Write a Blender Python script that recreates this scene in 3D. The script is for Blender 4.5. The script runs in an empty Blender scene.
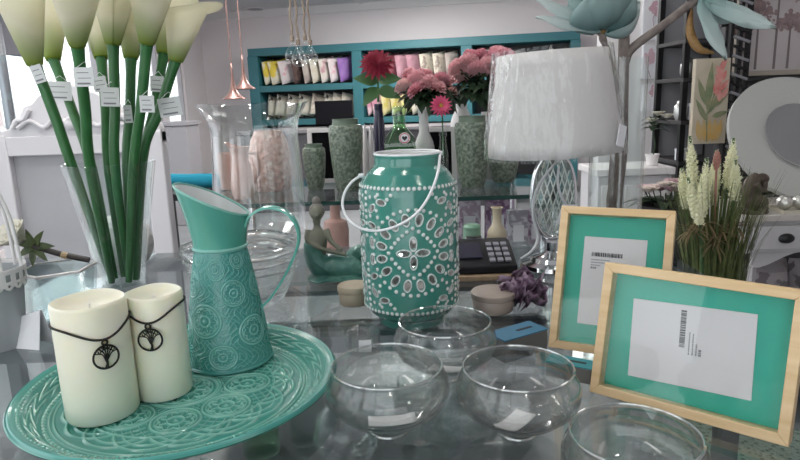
import bpy, math, random
import numpy as np
from mathutils import Vector, Matrix, noise
S = bpy.context.scene
COL = S.collection
PI = math.pi
rnd = random.Random(7)

# ------------------------------------------------------------------ camera
FOC, PITCH, ROLL, CZ = 620.0, math.atan(130 / 620), math.radians(1.9), 1.18
TZ = 0.90                     # height of the glass table tops


def ray(px, py):
    a, b = px - 400, py - 230
    a, b = a * math.cos(ROLL) - b * math.sin(ROLL), a * math.sin(ROLL) + b * math.cos(ROLL)
    x, u = a / FOC, -b / FOC
    return Vector((x, math.cos(PITCH) + u * math.sin(PITCH), -math.sin(PITCH) + u * math.cos(PITCH)))


def at(px, py, d):            # the point a photo pixel shows at distance d into the room
    r = ray(px, py)
    return Vector((0, 0, CZ)) + r * (d / r.y)


def onz(px, py, z):           # the point a photo pixel shows on a level surface
    r = ray(px, py)
    return Vector((0, 0, CZ)) + r * ((z - CZ) / r.z)


# ------------------------------------------------------------------ materials
def _m(name):
    m = bpy.data.materials.new(name)
    m.use_nodes = True
    nt = m.node_tree
    nt.nodes.clear()
    out = nt.nodes.new('ShaderNodeOutputMaterial')
    return m, nt, out


def _coord(nt, gen=False):
    tc = nt.nodes.new('ShaderNodeTexCoord')
    return tc.outputs['Object']


def mat(name, col, rough=.5, metal=0., col2=None, nscale=20., namt=.5, bump=None, attr=None, coat=0., trans=0.,
        kind='noise', emis=None, sub=0., spec=.5, sharp=None, stretch=None):
    m, nt, out = _m(name)
    b = nt.nodes.new('ShaderNodeBsdfPrincipled')
    b.inputs['Base Color'].default_value = (*col, 1)
    b.inputs['Roughness'].default_value = rough
    b.inputs['Metallic'].default_value = metal
    b.inputs['Coat Weight'].default_value = coat
    b.inputs['Specular IOR Level'].default_value = spec
    if sub:
        b.inputs['Subsurface Weight'].default_value = sub
        b.inputs['Subsurface Radius'].default_value = (.02, .015, .008)
        b.inputs['Subsurface Scale'].default_value = .5
    if emis:
        b.inputs['Emission Color'].default_value = (*emis[0], 1)
        b.inputs['Emission Strength'].default_value = emis[1]
    vec = None
    if col2 is not None or bump:
        vec = _coord(nt)
        if stretch:
            mp = nt.nodes.new('ShaderNodeMapping')
            mp.inputs['Scale'].default_value = stretch
            nt.links.new(vec, mp.inputs['Vector'])
            vec = mp.outputs['Vector']

    def tex(kind, scale):
        if kind == 'voronoi':
            t = nt.nodes.new('ShaderNodeTexVoronoi')
            t.inputs['Scale'].default_value = scale
            nt.links.new(vec, t.inputs['Vector'])
            return t.outputs['Distance']
        if kind == 'wave':
            t = nt.nodes.new('ShaderNodeTexWave')
            t.inputs['Scale'].default_value = scale
            t.inputs['Distortion'].default_value = 3
            t.inputs['Detail'].default_value = 3
            nt.links.new(vec, t.inputs['Vector'])
            return t.outputs['Fac']
        t = nt.nodes.new('ShaderNodeTexNoise')
        t.inputs['Scale'].default_value = scale
        t.inputs['Detail'].default_value = 4
        nt.links.new(vec, t.inputs['Vector'])
        return t.outputs['Fac']

    if col2 is not None:
        t = tex(kind, nscale)
        r = nt.nodes.new('ShaderNodeValToRGB')
        lo, hi = sharp if sharp else (.35, .65)
        r.color_ramp.elements[0].position = lo
        r.color_ramp.elements[1].position = hi
        r.color_ramp.elements[0].color = (*col, 1)
        r.color_ramp.elements[1].color = (*col2, 1)
        nt.links.new(t, r.inputs['Fac'])
        nt.links.new(r.outputs['Color'], b.inputs['Base Color'])
    if attr:
        a = nt.nodes.new('ShaderNodeAttribute')
        a.attribute_name = attr
        nt.links.new(a.outputs['Color'], b.inputs['Base Color'])
    if bump:
        kind_b, scale, strength = bump
        t = tex(kind_b, scale)
        bn = nt.nodes.new('ShaderNodeBump')
        bn.inputs['Strength'].default_value = strength
        bn.inputs['Distance'].default_value = .004
        nt.links.new(t, bn.inputs['Height'])
        nt.links.new(bn.outputs['Normal'], b.inputs['Normal'])
    last = b.outputs[0]
    if trans:
        tr = nt.nodes.new('ShaderNodeBsdfTranslucent')
        tr.inputs['Color'].default_value = (*col, 1)
        if attr:
            nt.links.new(a.outputs['Color'], tr.inputs['Color'])
        mx = nt.nodes.new('ShaderNodeMixShader')
        mx.inputs[0].default_value = trans
        nt.links.new(last, mx.inputs[1])
        nt.links.new(tr.outputs[0], mx.inputs[2])
        last = mx.outputs[0]
    nt.links.new(last, out.inputs[0])
    return m


def glass(name, tint=(.96, .98, .97), rough=.01, base=.045, power=4., bump=None, refl=(1, 1, 1), haze=0., peak=.9):
    """thin clear glass: lets light straight through, mirrors more towards grazing angles"""
    m, nt, out = _m(name)
    lw = nt.nodes.new('ShaderNodeLayerWeight')
    lw.inputs['Blend'].default_value = .5
    pw = nt.nodes.new('ShaderNodeMath')
    pw.operation = 'POWER'
    pw.inputs[1].default_value = power
    nt.links.new(lw.outputs['Facing'], pw.inputs[0])
    ma = nt.nodes.new('ShaderNodeMath')
    ma.operation = 'MULTIPLY_ADD'
    ma.inputs[1].default_value = peak - base
    ma.inputs[2].default_value = base
    nt.links.new(pw.outputs[0], ma.inputs[0])
    t = nt.nodes.new('ShaderNodeBsdfTransparent')
    t.inputs[0].default_value = (*tint, 1)
    g = nt.nodes.new('ShaderNodeBsdfGlossy')
    g.inputs['Color'].default_value = (*refl, 1)
    g.inputs['Roughness'].default_value = rough
    if bump:
        kind_b, scale, strength, st = bump
        v = _coord(nt)
        mp = nt.nodes.new('ShaderNodeMapping')
        mp.inputs['Scale'].default_value = st
        nt.links.new(v, mp.inputs['Vector'])
        tx = nt.nodes.new('ShaderNodeTexNoise')
        tx.inputs['Scale'].default_value = scale
        tx.inputs['Detail'].default_value = 3
        nt.links.new(mp.outputs['Vector'], tx.inputs['Vector'])
        bn = nt.nodes.new('ShaderNodeBump')
        bn.inputs['Strength'].default_value = strength
        bn.inputs['Distance'].default_value = .01
        nt.links.new(tx.outputs['Fac'], bn.inputs['Height'])
        nt.links.new(bn.outputs['Normal'], g.inputs['Normal'])
        nt.links.new(bn.outputs['Normal'], lw.inputs['Normal'])
    mx = nt.nodes.new('ShaderNodeMixShader')
    nt.links.new(ma.outputs[0], mx.inputs[0])
    nt.links.new(t.outputs[0], mx.inputs[1])
    nt.links.new(g.outputs[0], mx.inputs[2])
    last = mx.outputs[0]
    if haze:
        d = nt.nodes.new('ShaderNodeBsdfDiffuse')
        d.inputs[0].default_value = (.8, .8, .8, 1)
        m2 = nt.nodes.new('ShaderNodeMixShader')
        m2.inputs[0].default_value = haze
        nt.links.new(last, m2.inputs[1])
        nt.links.new(d.outputs[0], m2.inputs[2])
        last = m2.outputs[0]
    nt.links.new(last, out.inputs[0])
    return m


def solid_glass(name, col=(.985, .99, .988), ior=1.45, rough=0.0, clear=.38):
    m, nt, out = _m(name)
    g = nt.nodes.new('ShaderNodeBsdfGlass')
    g.inputs['Color'].default_value = (*col, 1)
    g.inputs['IOR'].default_value = ior
    g.inputs['Roughness'].default_value = rough
    if clear:
        t = nt.nodes.new('ShaderNodeBsdfTransparent')
        t.inputs[0].default_value = (*col, 1)
        mx = nt.nodes.new('ShaderNodeMixShader')
        mx.inputs[0].default_value = clear
        nt.links.new(g.outputs[0], mx.inputs[1])
        nt.links.new(t.outputs[0], mx.inputs[2])
        nt.links.new(mx.outputs[0], out.inputs[0])
    else:
        nt.links.new(g.outputs[0], out.inputs[0])
    return m


def bowl_glass(name, col=(.985, .99, .988), clear=.8):
    """thick blown glass: mirror reflection towards the edges, the rest partly bent, partly straight through"""
    m, nt, out = _m(name)
    lw = nt.nodes.new('ShaderNodeLayerWeight')
    lw.inputs['Blend'].default_value = .5
    pw = nt.nodes.new('ShaderNodeMath')
    pw.operation = 'POWER'
    pw.inputs[1].default_value = 3.4
    nt.links.new(lw.outputs['Facing'], pw.inputs[0])
    ma = nt.nodes.new('ShaderNodeMath')
    ma.operation = 'MULTIPLY_ADD'
    ma.inputs[1].default_value = .75
    ma.inputs[2].default_value = .035
    nt.links.new(pw.outputs[0], ma.inputs[0])
    r = nt.nodes.new('ShaderNodeBsdfRefraction')
    r.inputs['Color'].default_value = (*col, 1)
    r.inputs['IOR'].default_value = 1.4
    r.inputs['Roughness'].default_value = 0
    t = nt.nodes.new('ShaderNodeBsdfTransparent')
    t.inputs[0].default_value = (*col, 1)
    a = nt.nodes.new('ShaderNodeMixShader')
    a.inputs[0].default_value = clear
    nt.links.new(r.outputs[0], a.inputs[1])
    nt.links.new(t.outputs[0], a.inputs[2])
    g = nt.nodes.new('ShaderNodeBsdfGlossy')
    g.inputs['Roughness'].default_value = .01
    b = nt.nodes.new('ShaderNodeMixShader')
    nt.links.new(ma.outputs[0], b.inputs[0])
    nt.links.new(a.outputs[0], b.inputs[1])
    nt.links.new(g.outputs[0], b.inputs[2])
    nt.links.new(b.outputs[0], out.inputs[0])
    return m


# ------------------------------------------------------------------ mesh builder
class MB:
    def __init__(s):
        s.v, s.f, s.c = [], [], []
        s.fm = {}

    def add(s, verts, faces, col=None):
        n = len(s.v)
        s.v += [tuple(v) for v in verts]
        s.f += [tuple(i + n for i in f) for f in faces]
        if col is not None:
            if len(s.c) < n:
                s.c += [(1, 1, 1)] * (n - len(s.c))
            s.c += [col] * len(verts) if not isinstance(col, list) else col
        return s

    def box(s, c, size, rot=None, col=None):
        x, y, z = (size[0] / 2, size[1] / 2, size[2] / 2)
        vs = [Vector((i * x, j * y, k * z)) for k in (-1, 1) for j in (-1, 1) for i in (-1, 1)]
        if rot is not None:
            vs = [rot @ v for v in vs]
        c = Vector(c)
        return s.add([v + c for v in vs], [(0, 2, 3, 1), (4, 5, 7, 6), (0, 1, 5, 4), (2, 6, 7, 3), (0, 4, 6, 2), (1, 3, 7, 5)], col)

    def span(s, a, b, col=None):
        return s.box([(p + q) / 2 for p, q in zip(a, b)], [abs(q - p) for p, q in zip(a, b)], None, col)

    def lathe(s, prof, seg=48, c=(0, 0, 0), cap0=False, cap1=False, fn=None, closed=False):
        n0 = []
        vs = []
        for (r, z) in prof:
            for k in range(seg):
                a = 2 * PI * k / seg
                rr, zz = (r, z) if fn is None else fn(a, r, z)
                vs.append((c[0] + rr * math.cos(a), c[1] + rr * math.sin(a), c[2] + zz))
        fs = []
        m = len(prof)
        for i in range(m if closed else m - 1):
            i2 = (i + 1) % m
            for k in range(seg):
                k2 = (k + 1) % seg
                fs.append((i * seg + k, i * seg + k2, i2 * seg + k2, i2 * seg + k))
        if cap0:
            fs.append(tuple(range(seg))[::-1])
        if cap1:
            fs.append(tuple((m - 1) * seg + k for k in range(seg)))
        return s.add(vs, fs)

    def tube(s, pts, r, seg=8, closed=False, cap=True, flat=None, col=None):
        P = [Vector(p) for p in pts]
        n = len(P)
        R = r if isinstance(r, (list, tuple)) else [r] * n
        T = []
        for i in range(n):
            a = P[(i - 1) % n] if (closed or i > 0) else P[i]
            b = P[(i + 1) % n] if (closed or i < n - 1) else P[i]
            t = (b - a)
            T.append(t.normalized() if t.length > 1e-9 else Vector((0, 0, 1)))
        up = Vector((0, 0, 1)) if abs(T[0].z) < .9 else Vector((1, 0, 0))
        N = (up - T[0] * up.dot(T[0])).normalized()
        vs, fs = [], []
        for i in range(n):
            N = (N - T[i] * N.dot(T[i]))
            N = N.normalized() if N.length > 1e-6 else T[i].orthogonal().normalized()
            B = T[i].cross(N)
            for k in range(seg):
                a = 2 * PI * k / seg
                fx, fy = (1, 1) if flat is None else flat
                vs.append(P[i] + (N * math.cos(a) * fx + B * math.sin(a) * fy) * R[i])
        for i in range(n if closed else n - 1):
            j = (i + 1) % n
            for k in range(seg):
                k2 = (k + 1) % seg
                fs.append((i * seg + k, i * seg + k2, j * seg + k2, j * seg + k))
        if cap and not closed:
            fs.append(tuple(range(seg))[::-1])
            fs.append(tuple((n - 1) * seg + k for k in range(seg)))
        return s.add(vs, fs, col)

    def ball(s, c, r, u=12, v=8, sc=(1, 1, 1), rot=None, col=None):
        c = Vector(c)
        vs = [Vector((0, 0, -r * sc[2]))]
        for j in range(1, v):
            p = -PI / 2 + PI * j / v
            for i in range(u):
                a = 2 * PI * i / u
                vs.append(Vector((r * sc[0] * math.cos(p) * math.cos(a), r * sc[1] * math.cos(p) * math.sin(a), r * sc[2] * math.sin(p))))
        vs.append(Vector((0, 0, r * sc[2])))
        if rot is not None:
            vs = [rot @ q for q in vs]
        fs = [(0, 1 + (i + 1) % u, 1 + i) for i in range(u)]
        for j in range(v - 2):
            for i in range(u):
                a = 1 + j * u + i
                b = 1 + j * u + (i + 1) % u
                fs.append((a, b, b + u, a + u))
        t = len(vs) - 1
        o = 1 + (v - 2) * u
        fs += [(o + i, o + (i + 1) % u, t) for i in range(u)]
        return s.add([q + c for q in vs], fs, col)

    def prism(s, outline, axis, h):      # outline: list of Vector in a plane, axis: Vector direction
        n = len(outline)
        a = [Vector(p) for p in outline]
        b = [p + Vector(axis) * h for p in a]
        fs = [tuple(range(n))[::-1], tuple(range(n, 2 * n))] + [(i, (i + 1) % n, n + (i + 1) % n, n + i) for i in range(n)]
        return s.add(a + b, fs)

    def sheet(s, rows, col=None, closed=False):   # rows: equal-length lists of points
        n = len(rows[0])
        vs = [p for r in rows for p in r]
        fs = []
        for i in range(len(rows) - 1):
            for k in range(n if closed else n - 1):
                k2 = (k + 1) % n
                fs.append((i * n + k, i * n + k2, (i + 1) * n + k2, (i + 1) * n + k))
        return s.add(vs, fs, col)

    def build(s, name, material, parent=None, smooth=True, angle=40, bevel=0., solid=None, loc=None, subsurf=0):
        me = bpy.data.meshes.new(name)
        me.from_pydata(s.v, [], s.f)
        mats = material if isinstance(material, (list, tuple)) else [material]
        for q in mats:
            me.materials.append(q)
        if s.c:
            if len(s.c) < len(s.v):
                s.c += [(1, 1, 1)] * (len(s.v) - len(s.c))
            ca = me.color_attributes.new('Col', 'FLOAT_COLOR', 'POINT')
            buf = np.ones((len(s.v), 4), dtype=np.float32)
            buf[:, :3] = np.array(s.c, dtype=np.float32)
            ca.data.foreach_set('color', buf.ravel())
        me.validate()
        if smooth:
            me.polygons.foreach_set('use_smooth', [True] * len(me.polygons))
            me.set_sharp_from_angle(angle=math.radians(angle))
        me.update()
        o = bpy.data.objects.new(name, me)
        COL.objects.link(o)
        if parent is not None:
            o.parent = parent
        if loc is not None:
            o.location = loc
        if solid:
            md = o.modifiers.new('thickness', 'SOLIDIFY')
            md.thickness = solid[0]
            md.offset = solid[1]
            if len(mats) > 1:
                md.material_offset = 1
                md.material_offset_rim = 1
        if bevel:
            md = o.modifiers.new('edge', 'BEVEL')
            md.width = bevel
            md.segments = 2
            md.limit_method = 'ANGLE'
            md.angle_limit = math.radians(50)
        if subsurf:
            md = o.modifiers.new('sub', 'SUBSURF')
            md.levels = md.render_levels = subsurf
        return o


def tag(o, label, cat, group=None, kind=None):
    o['label'] = label
    o['category'] = cat
    if group:
        o['group'] = group
    if kind:
        o['kind'] = kind
    return o


def thing(name, label, cat, loc=(0, 0, 0), rz=0., group=None, rot=None):
    o = bpy.data.objects.new(name, None)
    o.empty_display_size = .05
    COL.objects.link(o)
    o.location = loc
    o.rotation_euler = rot if rot is not None else (0, 0, rz)
    return tag(o, label, cat, group)


def struct(name, mb, m, parent=None, **kw):
    o = mb.build(name, m, parent, **kw)
    if parent is None:
        o['kind'] = 'structure'
    return o


def dup(root, loc, rz=None, label=None, scale=None, rot=None):
    r = root.copy()
    COL.objects.link(r)
    r.location = loc
    if rz is not None:
        r.rotation_euler = (0, 0, rz)
    if rot is not None:
        r.rotation_euler = rot
    if scale is not None:
        r.scale = (scale,) * 3
    if label:
        r['label'] = label
    for ch in list(root.children):
        c = ch.copy()
        COL.objects.link(c)
        c.parent = r
        for g in ch.children:
            d = g.copy()
            COL.objects.link(d)
            d.parent = c
    return r


def spline(pts, n=40, closed=False):
    """Catmull-Rom through the points"""
    P = [Vector(p) for p in pts]
    m = len(P)
    out = []
    segs = m if closed else m - 1
    for i in range(segs):
        p0 = P[(i - 1) % m] if (closed or i > 0) else P[0] * 2 - P[1]
        p1, p2 = P[i], P[(i + 1) % m]
        p3 = P[(i + 2) % m] if (closed or i + 2 < m) else P[-1] * 2 - P[-2]
        k = max(2, n // segs)
        for j in range(k):
            t = j / k
            out.append(.5 * (2 * p1 + (p2 - p0) * t + (2 * p0 - 5 * p1 + 4 * p2 - p3) * t * t + (3 * p1 - p0 - 3 * p2 + p3) * t ** 3))
    if not closed:
        out.append(P[-1])
    return out


def basis(d):
    d = Vector(d).normalized()
    u = d.orthogonal().normalized()
    return d, u, d.cross(u)


def leaf(mb, base, d, nrm, L, w, droop=.3, n=6, col=None, wav=0., tipw=0.):
    d = Vector(d).normalized()
    s_ = d.cross(Vector(nrm))
    s_ = s_.normalized() if s_.length > 1e-6 else d.orthogonal().normalized()
    up = s_.cross(d)
    rows = []
    for i in range(n + 1):
        t = i / n
        ww = w * (math.sin(PI * (t ** .8)) * (1 - tipw) + tipw * min(1, t * 3) * (1 if t < .98 else .4)) * .5 + w * .02
        p = Vector(base) + d * L * t - up * droop * L * t * t
        k = wav * math.sin(t * 14) * w
        rows.append([p - s_ * ww + up * (ww * .35 + k), p, p + s_ * ww + up * (ww * .35 - k)])
    mb.sheet(rows, col)


# ------------------------------------------------------------------ palette
M = {}
TEAL = (.085, .40, .315)
M['white_paint'] = mat('white_paint', (.80, .78, .78), .5, bump=('noise', 60, .05))
M['wall'] = mat('wall_paint', (.80, .75, .76), .7, bump=('noise', 90, .06))
M['ceiling'] = mat('ceiling_tiles', (.72, .70, .71), .85, bump=('noise', 120, .1))
M['floor'] = mat('floor_vinyl', (.20, .21, .22), .35, col2=(.27, .28, .29), nscale=3)
M['teal_shelf'] = mat('teal_shelf_paint', (.028, .145, .17), .5, bump=('noise', 40, .05))
M['dark'] = mat('dark_board', (.035, .033, .036), .6)
M['black_plastic'] = mat('black_plastic', (.010, .010, .013), .5, spec=.25)
M['black_print'] = mat('black_print', (.008, .008, .01), .8, spec=.05)
M['black_metal'] = mat('black_metal', (.02, .02, .022), .45, metal=.5)
M['chrome'] = mat('chrome', (.75, .76, .78), .12, metal=1.)
M['silver'] = mat('brushed_silver', (.62, .63, .62), .35, metal=.85, bump=('noise', 40, .2))
M['wood'] = mat('pale_wood', (.62, .43, .22), .45, col2=(.76, .57, .34), nscale=6, stretch=(1, 1, 14), bump=('noise', 30, .06))
M['paper'] = mat('white_paper', (.80, .81, .84), .6)
M['ink'] = mat('printed_ink', (.03, .03, .035), .6)
M['grey_ink'] = mat('faded_ink', (.22, .22, .24), .6)
M['glass'] = glass('clear_glass', (.955, .975, .97), .012, .04, 3.4)
M['glass_thin'] = glass('thin_glass', (.975, .985, .98), .01, .03, 3.2)
M['table_glass'] = glass('table_glass', (.81, .835, .835), .02, .05, 4.2, refl=(.95, 1, 1))
M['glass_edge'] = mat('glass_edge', (.02, .07, .06), .1)
M['wire_white'] = mat('white_wire', (.80, .82, .84), .3)
M['green_stem'] = mat('green_stem', (.022, .12, .028), .35, col2=(.04, .17, .05), nscale=14, stretch=(6, 6, 1))
M['leaf'] = mat('dark_leaf', (.035, .085, .03), .5, col2=(.07, .14, .045), nscale=30)
M['leaf_deep'] = mat('deep_leaf', (.015, .035, .016), .55, col2=(.03, .06, .026), nscale=30)
M['solid_glass'] = solid_glass('solid_glass')
M['bowl_glass'] = bowl_glass('bowl_glass')
M['steel'] = mat('table_steel', (.30, .31, .33), .35, metal=.8)
# ================================================================== the shop
XL, XR, YB, CH = -2.75, 2.75, -2.2, 2.46
WL, WR = Vector((-2.75, 9.25, 0)), Vector((2.75, 7.95, 0))      # back wall runs slightly towards us on its way right
wd = (WR - WL).normalized()
wn = Vector((wd.y, -wd.x, 0))                                    # into the room
WANG = math.atan2(wd.y, wd.x)


def onwall(px, py, off=0.):
    r = ray(px, py)
    o = WL + wn * off
    t = (o - Vector((0, 0, CZ))).dot(wn) / r.dot(wn)
    return Vector((0, 0, CZ)) + r * t


def wu(p):
    return (p - WL).dot(wd)


struct('floor', MB().span((XL - .1, YB, -.06), (XR + .1, 9.6, 0)), M['floor'])
struct('ceiling', MB().span((XL - .1, YB, CH), (XR + .1, 9.6, CH + .08)), M['ceiling'])
bw = MB().box((WL + WR) / 2 + Vector((0, 0, CH / 2)) - wn * .06, ((WR - WL).length + .3, .12, CH), Matrix.Rotation(WANG, 3, 'Z'))
struct('wall_back', bw, M['wall'])
struct('wall_right', MB().span((XR, YB, 0), (XR + .1, 8.0, CH)), M['wall'])
# cornice line under the ceiling on the back wall
cn = MB().box((WL + WR) / 2 + Vector((0, 0, CH - .05)) + wn * .02, ((WR - WL).length - .1, .04, .10), Matrix.Rotation(WANG, 3, 'Z'))
struct('trim_1', cn, M['white_paint'])
# left: shop front of glass with white posts, sill to lintel
post_y = [-.6, 1.2, 3.0, 4.35, 6.1, 7.6]
lw = MB()
lw.span((XL - .1, YB, 2.3), (XL, 9.3, CH))
lw.span((XL - .1, YB, 0), (XL, 9.3, .25))
lw.span((XL - .1, 8.35, .25), (XL, 9.3, 2.3))
lw.span((XL - .1, YB, .25), (XL, -1.9, 2.3))
for y in post_y:
    lw.span((XL - .1, y - .07, .25), (XL, y + .07, 2.3))
struct('wall_left', lw, M['wall'])
edges = [-1.9] + post_y + [8.35]
for i in range(len(edges) - 1):
    a, b = edges[i] + (.07 if i else 0), edges[i + 1] - (.07 if i < len(edges) - 2 else 0)
    f = MB()
    for (p, q) in (((a, .25), (b, .29)), ((a, 2.26), (b, 2.3)), ((a, .29), (a + .04, 2.26)), ((b - .04, .29), (b, 2.26))):
        f.span((XL - .075, p[0], p[1]), (XL - .03, q[0], q[1]))
    w = struct('window_%d' % (i + 1), f, mat('window_frame_%d' % i, (.45, .44, .47), .4))
    MB().span((XL - .055, a + .04, .29), (XL - .049, b - .04, 2.26)).build('pane', M['glass_thin'], w)
# behind the photographer: shop front with two wide windows
fw = MB()
fw.span((XL, YB - .1, 2.3), (XR, YB, CH))
fw.span((XL, YB - .1, 0), (XR, YB, .2))
for x0, x1 in ((XL, XL + .2), (.6, XR)):
    fw.span((x0, YB - .1, .2), (x1, YB, 2.3))
struct('wall_front', fw, M['wall'])
for i, (a, b) in enumerate(((XL + .2, -1.1), (-1.1, .6))):
    f = MB()
    for (p, q) in (((a, .2), (b, .24)), ((a, 2.26), (b, 2.3)), ((a, .24), (a + .04, 2.26)), ((b - .04, .24), (b, 2.26))):
        f.span((p[0], YB - .075, p[1]), (q[0], YB - .03, q[1]))
    w = struct('window_%d' % (i + 8), f, M['white_paint'])
    MB().span((a + .04, YB - .055, .24), (b - .04, YB - .049, 2.26)).build('pane', M['glass_thin'], w)
# dark mullion strip and red sign on the far window
rs = at(186, 55, 8.0)
o = MB()
p = [Vector((XL - .02, 7.66, 1.72)), Vector((XL - .02, 8.30, 1.72)), Vector((XL - .02, 8.30, 2.16))]
o.prism(p, (1, 0, 0), .006)
tag(o.build('window_sticker', mat('red_vinyl', (.72, .03, .04), .45)), 'red triangular sticker on the shop window beside the white wall', 'sticker')

# ceiling fixtures: strip lights, downlights and the air vent
lamp_ms = [mat('lamp_panel_%d' % i, (.9, .9, .9), .5, emis=((1, .97, .94), e)) for i, e in enumerate((5., 2., 17., 2., 32., 12., 66.))]
for i, (x, y) in enumerate(((-1.2, -.5), (1.3, -.5), (-1.2, 1.9), (1.3, 1.9), (-1.2, 4.4), (1.3, 4.4), (0.0, 6.6))):
    t = thing('ceiling_light', ['long fluorescent ceiling fitting above the shop front window aisle', 'long fluorescent ceiling fitting above the front right aisle',
              'long fluorescent ceiling fitting above the carved cabinet', 'long fluorescent ceiling fitting above the white dresser', 'long fluorescent ceiling fitting over the rear window aisle',
              'long fluorescent ceiling fitting over the rear right aisle', 'long fluorescent ceiling fitting before the teal shelving'][i], 'light', (x, y, CH - .05), 0, 'fluorescent ceiling fittings')
    f = MB()
    f.span((-.16, -.62, 0), (.16, .62, .049))
    f.build('housing', M['white_paint'], t, bevel=.004)
    MB().span((-.14, -.6, -.012), (.14, .6, -.001)).build('diffuser', lamp_ms[i], t)
spot_m = mat('spot_lens', (.9, .9, .9), .4, emis=((1, .96, .90), 90.))
for i, (x, y, lb) in enumerate(((-.75, .15, 'lit round ceiling spot over the platter end of the glass table'), (.55, .1, 'lit round ceiling spot over the photo frame end of the glass table'), (-.1, .75, 'lit round ceiling spot over the middle of the glass tables'),
                                (-.6, 1.5, 'lit round ceiling spot over the hurricane glass'), (.5, 1.6, 'lit round ceiling spot over the magnolia vase'), (0., 2.5, 'lit round ceiling spot behind the glass shelf'))):
    t = thing('ceiling_spot', lb, 'light', (x, y, CH), 0, 'lit ceiling spots')
    MB().lathe([(.042, -.001), (.058, -.001), (.058, -.010), (.046, -.014), (.042, -.010)], 28, closed=True).build('rim', M['white_paint'], t)
    MB().lathe([(.0005, -.009), (.0415, -.008), (.0415, -.002), (.0005, -.002)], 28, closed=True).build('lens', spot_m, t)
dl_m = mat('downlight_grey', (.32, .31, .33), .4)
for i, (px, py) in enumerate(((255, 8.5), (363, 3.5))):
    p = onz(px, py, CH)
    t = thing('downlight', ['unlit round grey downlight in the ceiling above the copper pendants', 'unlit round grey downlight in the ceiling above the red dahlia'][i], 'light', (p.x, p.y, CH), 0, 'round ceiling downlights')
    MB().lathe([(.0, -.012), (.10, -.012), (.135, -.006), (.14, -.001)], 28).build('rim', M['white_paint'], t)
    MB().lathe([(.0001, -.016), (.105, -.015), (.11, -.0125)], 28).build('lens', dl_m, t)
p = onz(422, 3, CH)
t = thing('ceiling_vent', 'dark grey square air vent in the ceiling above the teal shelving', 'vent', (p.x, p.y, CH))
f = MB()
for q in (((-.3, -.3), (.3, -.26)), ((-.3, .26), (.3, .3)), ((-.3, -.26), (-.26, .26)), ((.26, -.26), (.3, .26))):
    f.span((*q[0], -.02), (*q[1], -.001))
f.build('frame', M['white_paint'], t)
g = MB()
for k in range(9):
    g.box((0, -.23 + k * .0575, -.012), (.52, .04, .004), Matrix.Rotation(.5, 3, 'X'))
g.build('slat', mat('vent_grey', (.16, .15, .16), .6), t)

# ------------------------------------------------------------------ teal shelving on the back wall
D = .46
uL, uR = wu(onwall(248, 60, D)), wu(onwall(580, 50, D))
zT = onwall(300, 46, D).z
zb = [onwall(300, y, D).z for y in (54, 84.5, 91, 119, 125)]
t = thing('shelving_unit', 'teal painted open shelving full of cushions along the back wall', 'shelving', WL, WANG)
W = uR - uL


def ub(name, u0, u1, z0, z1, m, y0=-D, y1=-.002, bev=.004):
    return MB().span((u0, y0, z0), (u1, y1, z1)).build(name, m, t, bevel=bev)


ub('back_panel', uL + .02, uR - .02, .1, zT - .02, M['dark'], -.02, -.004, 0)
ub('top_board', uL, uR, zb[0], zT, M['teal_shelf'])
ups = [(248, 258), (352, 362), (461, 472), (570, 580)]
uv = [(wu(onwall(a, 70, D)), wu(onwall(b, 70, D))) for a, b in ups]
for a, b in uv:
    ub('upright', a, b, 0, zb[0], M['teal_shelf'])
rows = [(zb[2], zb[1]), (zb[4], zb[3]), (.72, .80), (.06, .16)]
for (z0, z1) in rows:
    for k in range(3):
        ub('shelf', uv[k][1], uv[k + 1][0], z0, z1, M['teal_shelf'])


def fabric(name, c1, c2=None, sc=18, sh=(.45, .55), kind='noise'):
    return mat('fabric_' + name, c1, .85, col2=c2, nscale=sc, sharp=sh, kind=kind, bump=('noise', 200, .15))


F = {
    'yel': fabric('yellow_floral', (.74, .70, .58), (.72, .56, .08), 8, (.46, .52)),
    'pink': fabric('pink_blossom', (.74, .66, .66), (.70, .35, .42), 10, (.55, .65)),
    'brown': fabric('brown_fur', (.05, .03, .03), (.13, .08, .07), 14),
    'taupe': fabric('taupe', (.42, .35, .32), (.52, .46, .42), 8),
    'cream': fabric('cream', (.66, .60, .48), (.72, .67, .58), 12),
    'creampink': fabric('cream_pink_print', (.74, .68, .62), (.55, .33, .36), 8, (.55, .62)),
    'purple': fabric('purple', (.28, .14, .42), (.32, .18, .46), 10),
    'heart': fabric('cream_dark_motif', (.68, .64, .55), (.06, .05, .05), 7, (.60, .63)),
    'mauve': fabric('mauve', (.46, .24, .29), (.52, .30, .35), 10),
    'maroon': fabric('maroon', (.17, .04, .06), (.24, .07, .09), 10),
    'script': fabric('cream_script', (.68, .62, .52), (.36, .30, .26), 16, (.56, .62)),
    'rose': fabric('rose_print', (.72, .52, .56), (.58, .27, .36), 8, (.5, .58)),
    'butter': fabric('butter_floral', (.70, .62, .32), (.60, .52, .14), 10, (.5, .6)),
    'grey': fabric('grey_linen', (.45, .45, .46), (.52, .52, .52), 12),
}


def cushion_mb(w, h, th):
    mb = MB()
    n = 10
    rows_f, rows_b = [], []
    for j in range(n + 1):
        rf, rb = [], []
        for i in range(n + 1):
            u, v = 2 * i / n - 1, 2 * j / n - 1
            e = (max(0, 1 - u ** 4) * max(0, 1 - v ** 4)) ** .5
            pin = 1 - .07 * (u * u * (1 - v * v) * 0 + (1 - abs(u * v)) * .9 * (u * u + v * v) / 2)
            x, z = w / 2 * u * pin, h / 2 * v * pin
            rf.append((x, -th / 2 * e, z + h / 2))
            rb.append((x, th / 2 * e, z + h / 2))
        rows_f.append(rf)
        rows_b.append(rb)
    mb.sheet(rows_f)
    mb.sheet([r[::-1] for r in rows_b])
    return mb


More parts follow.
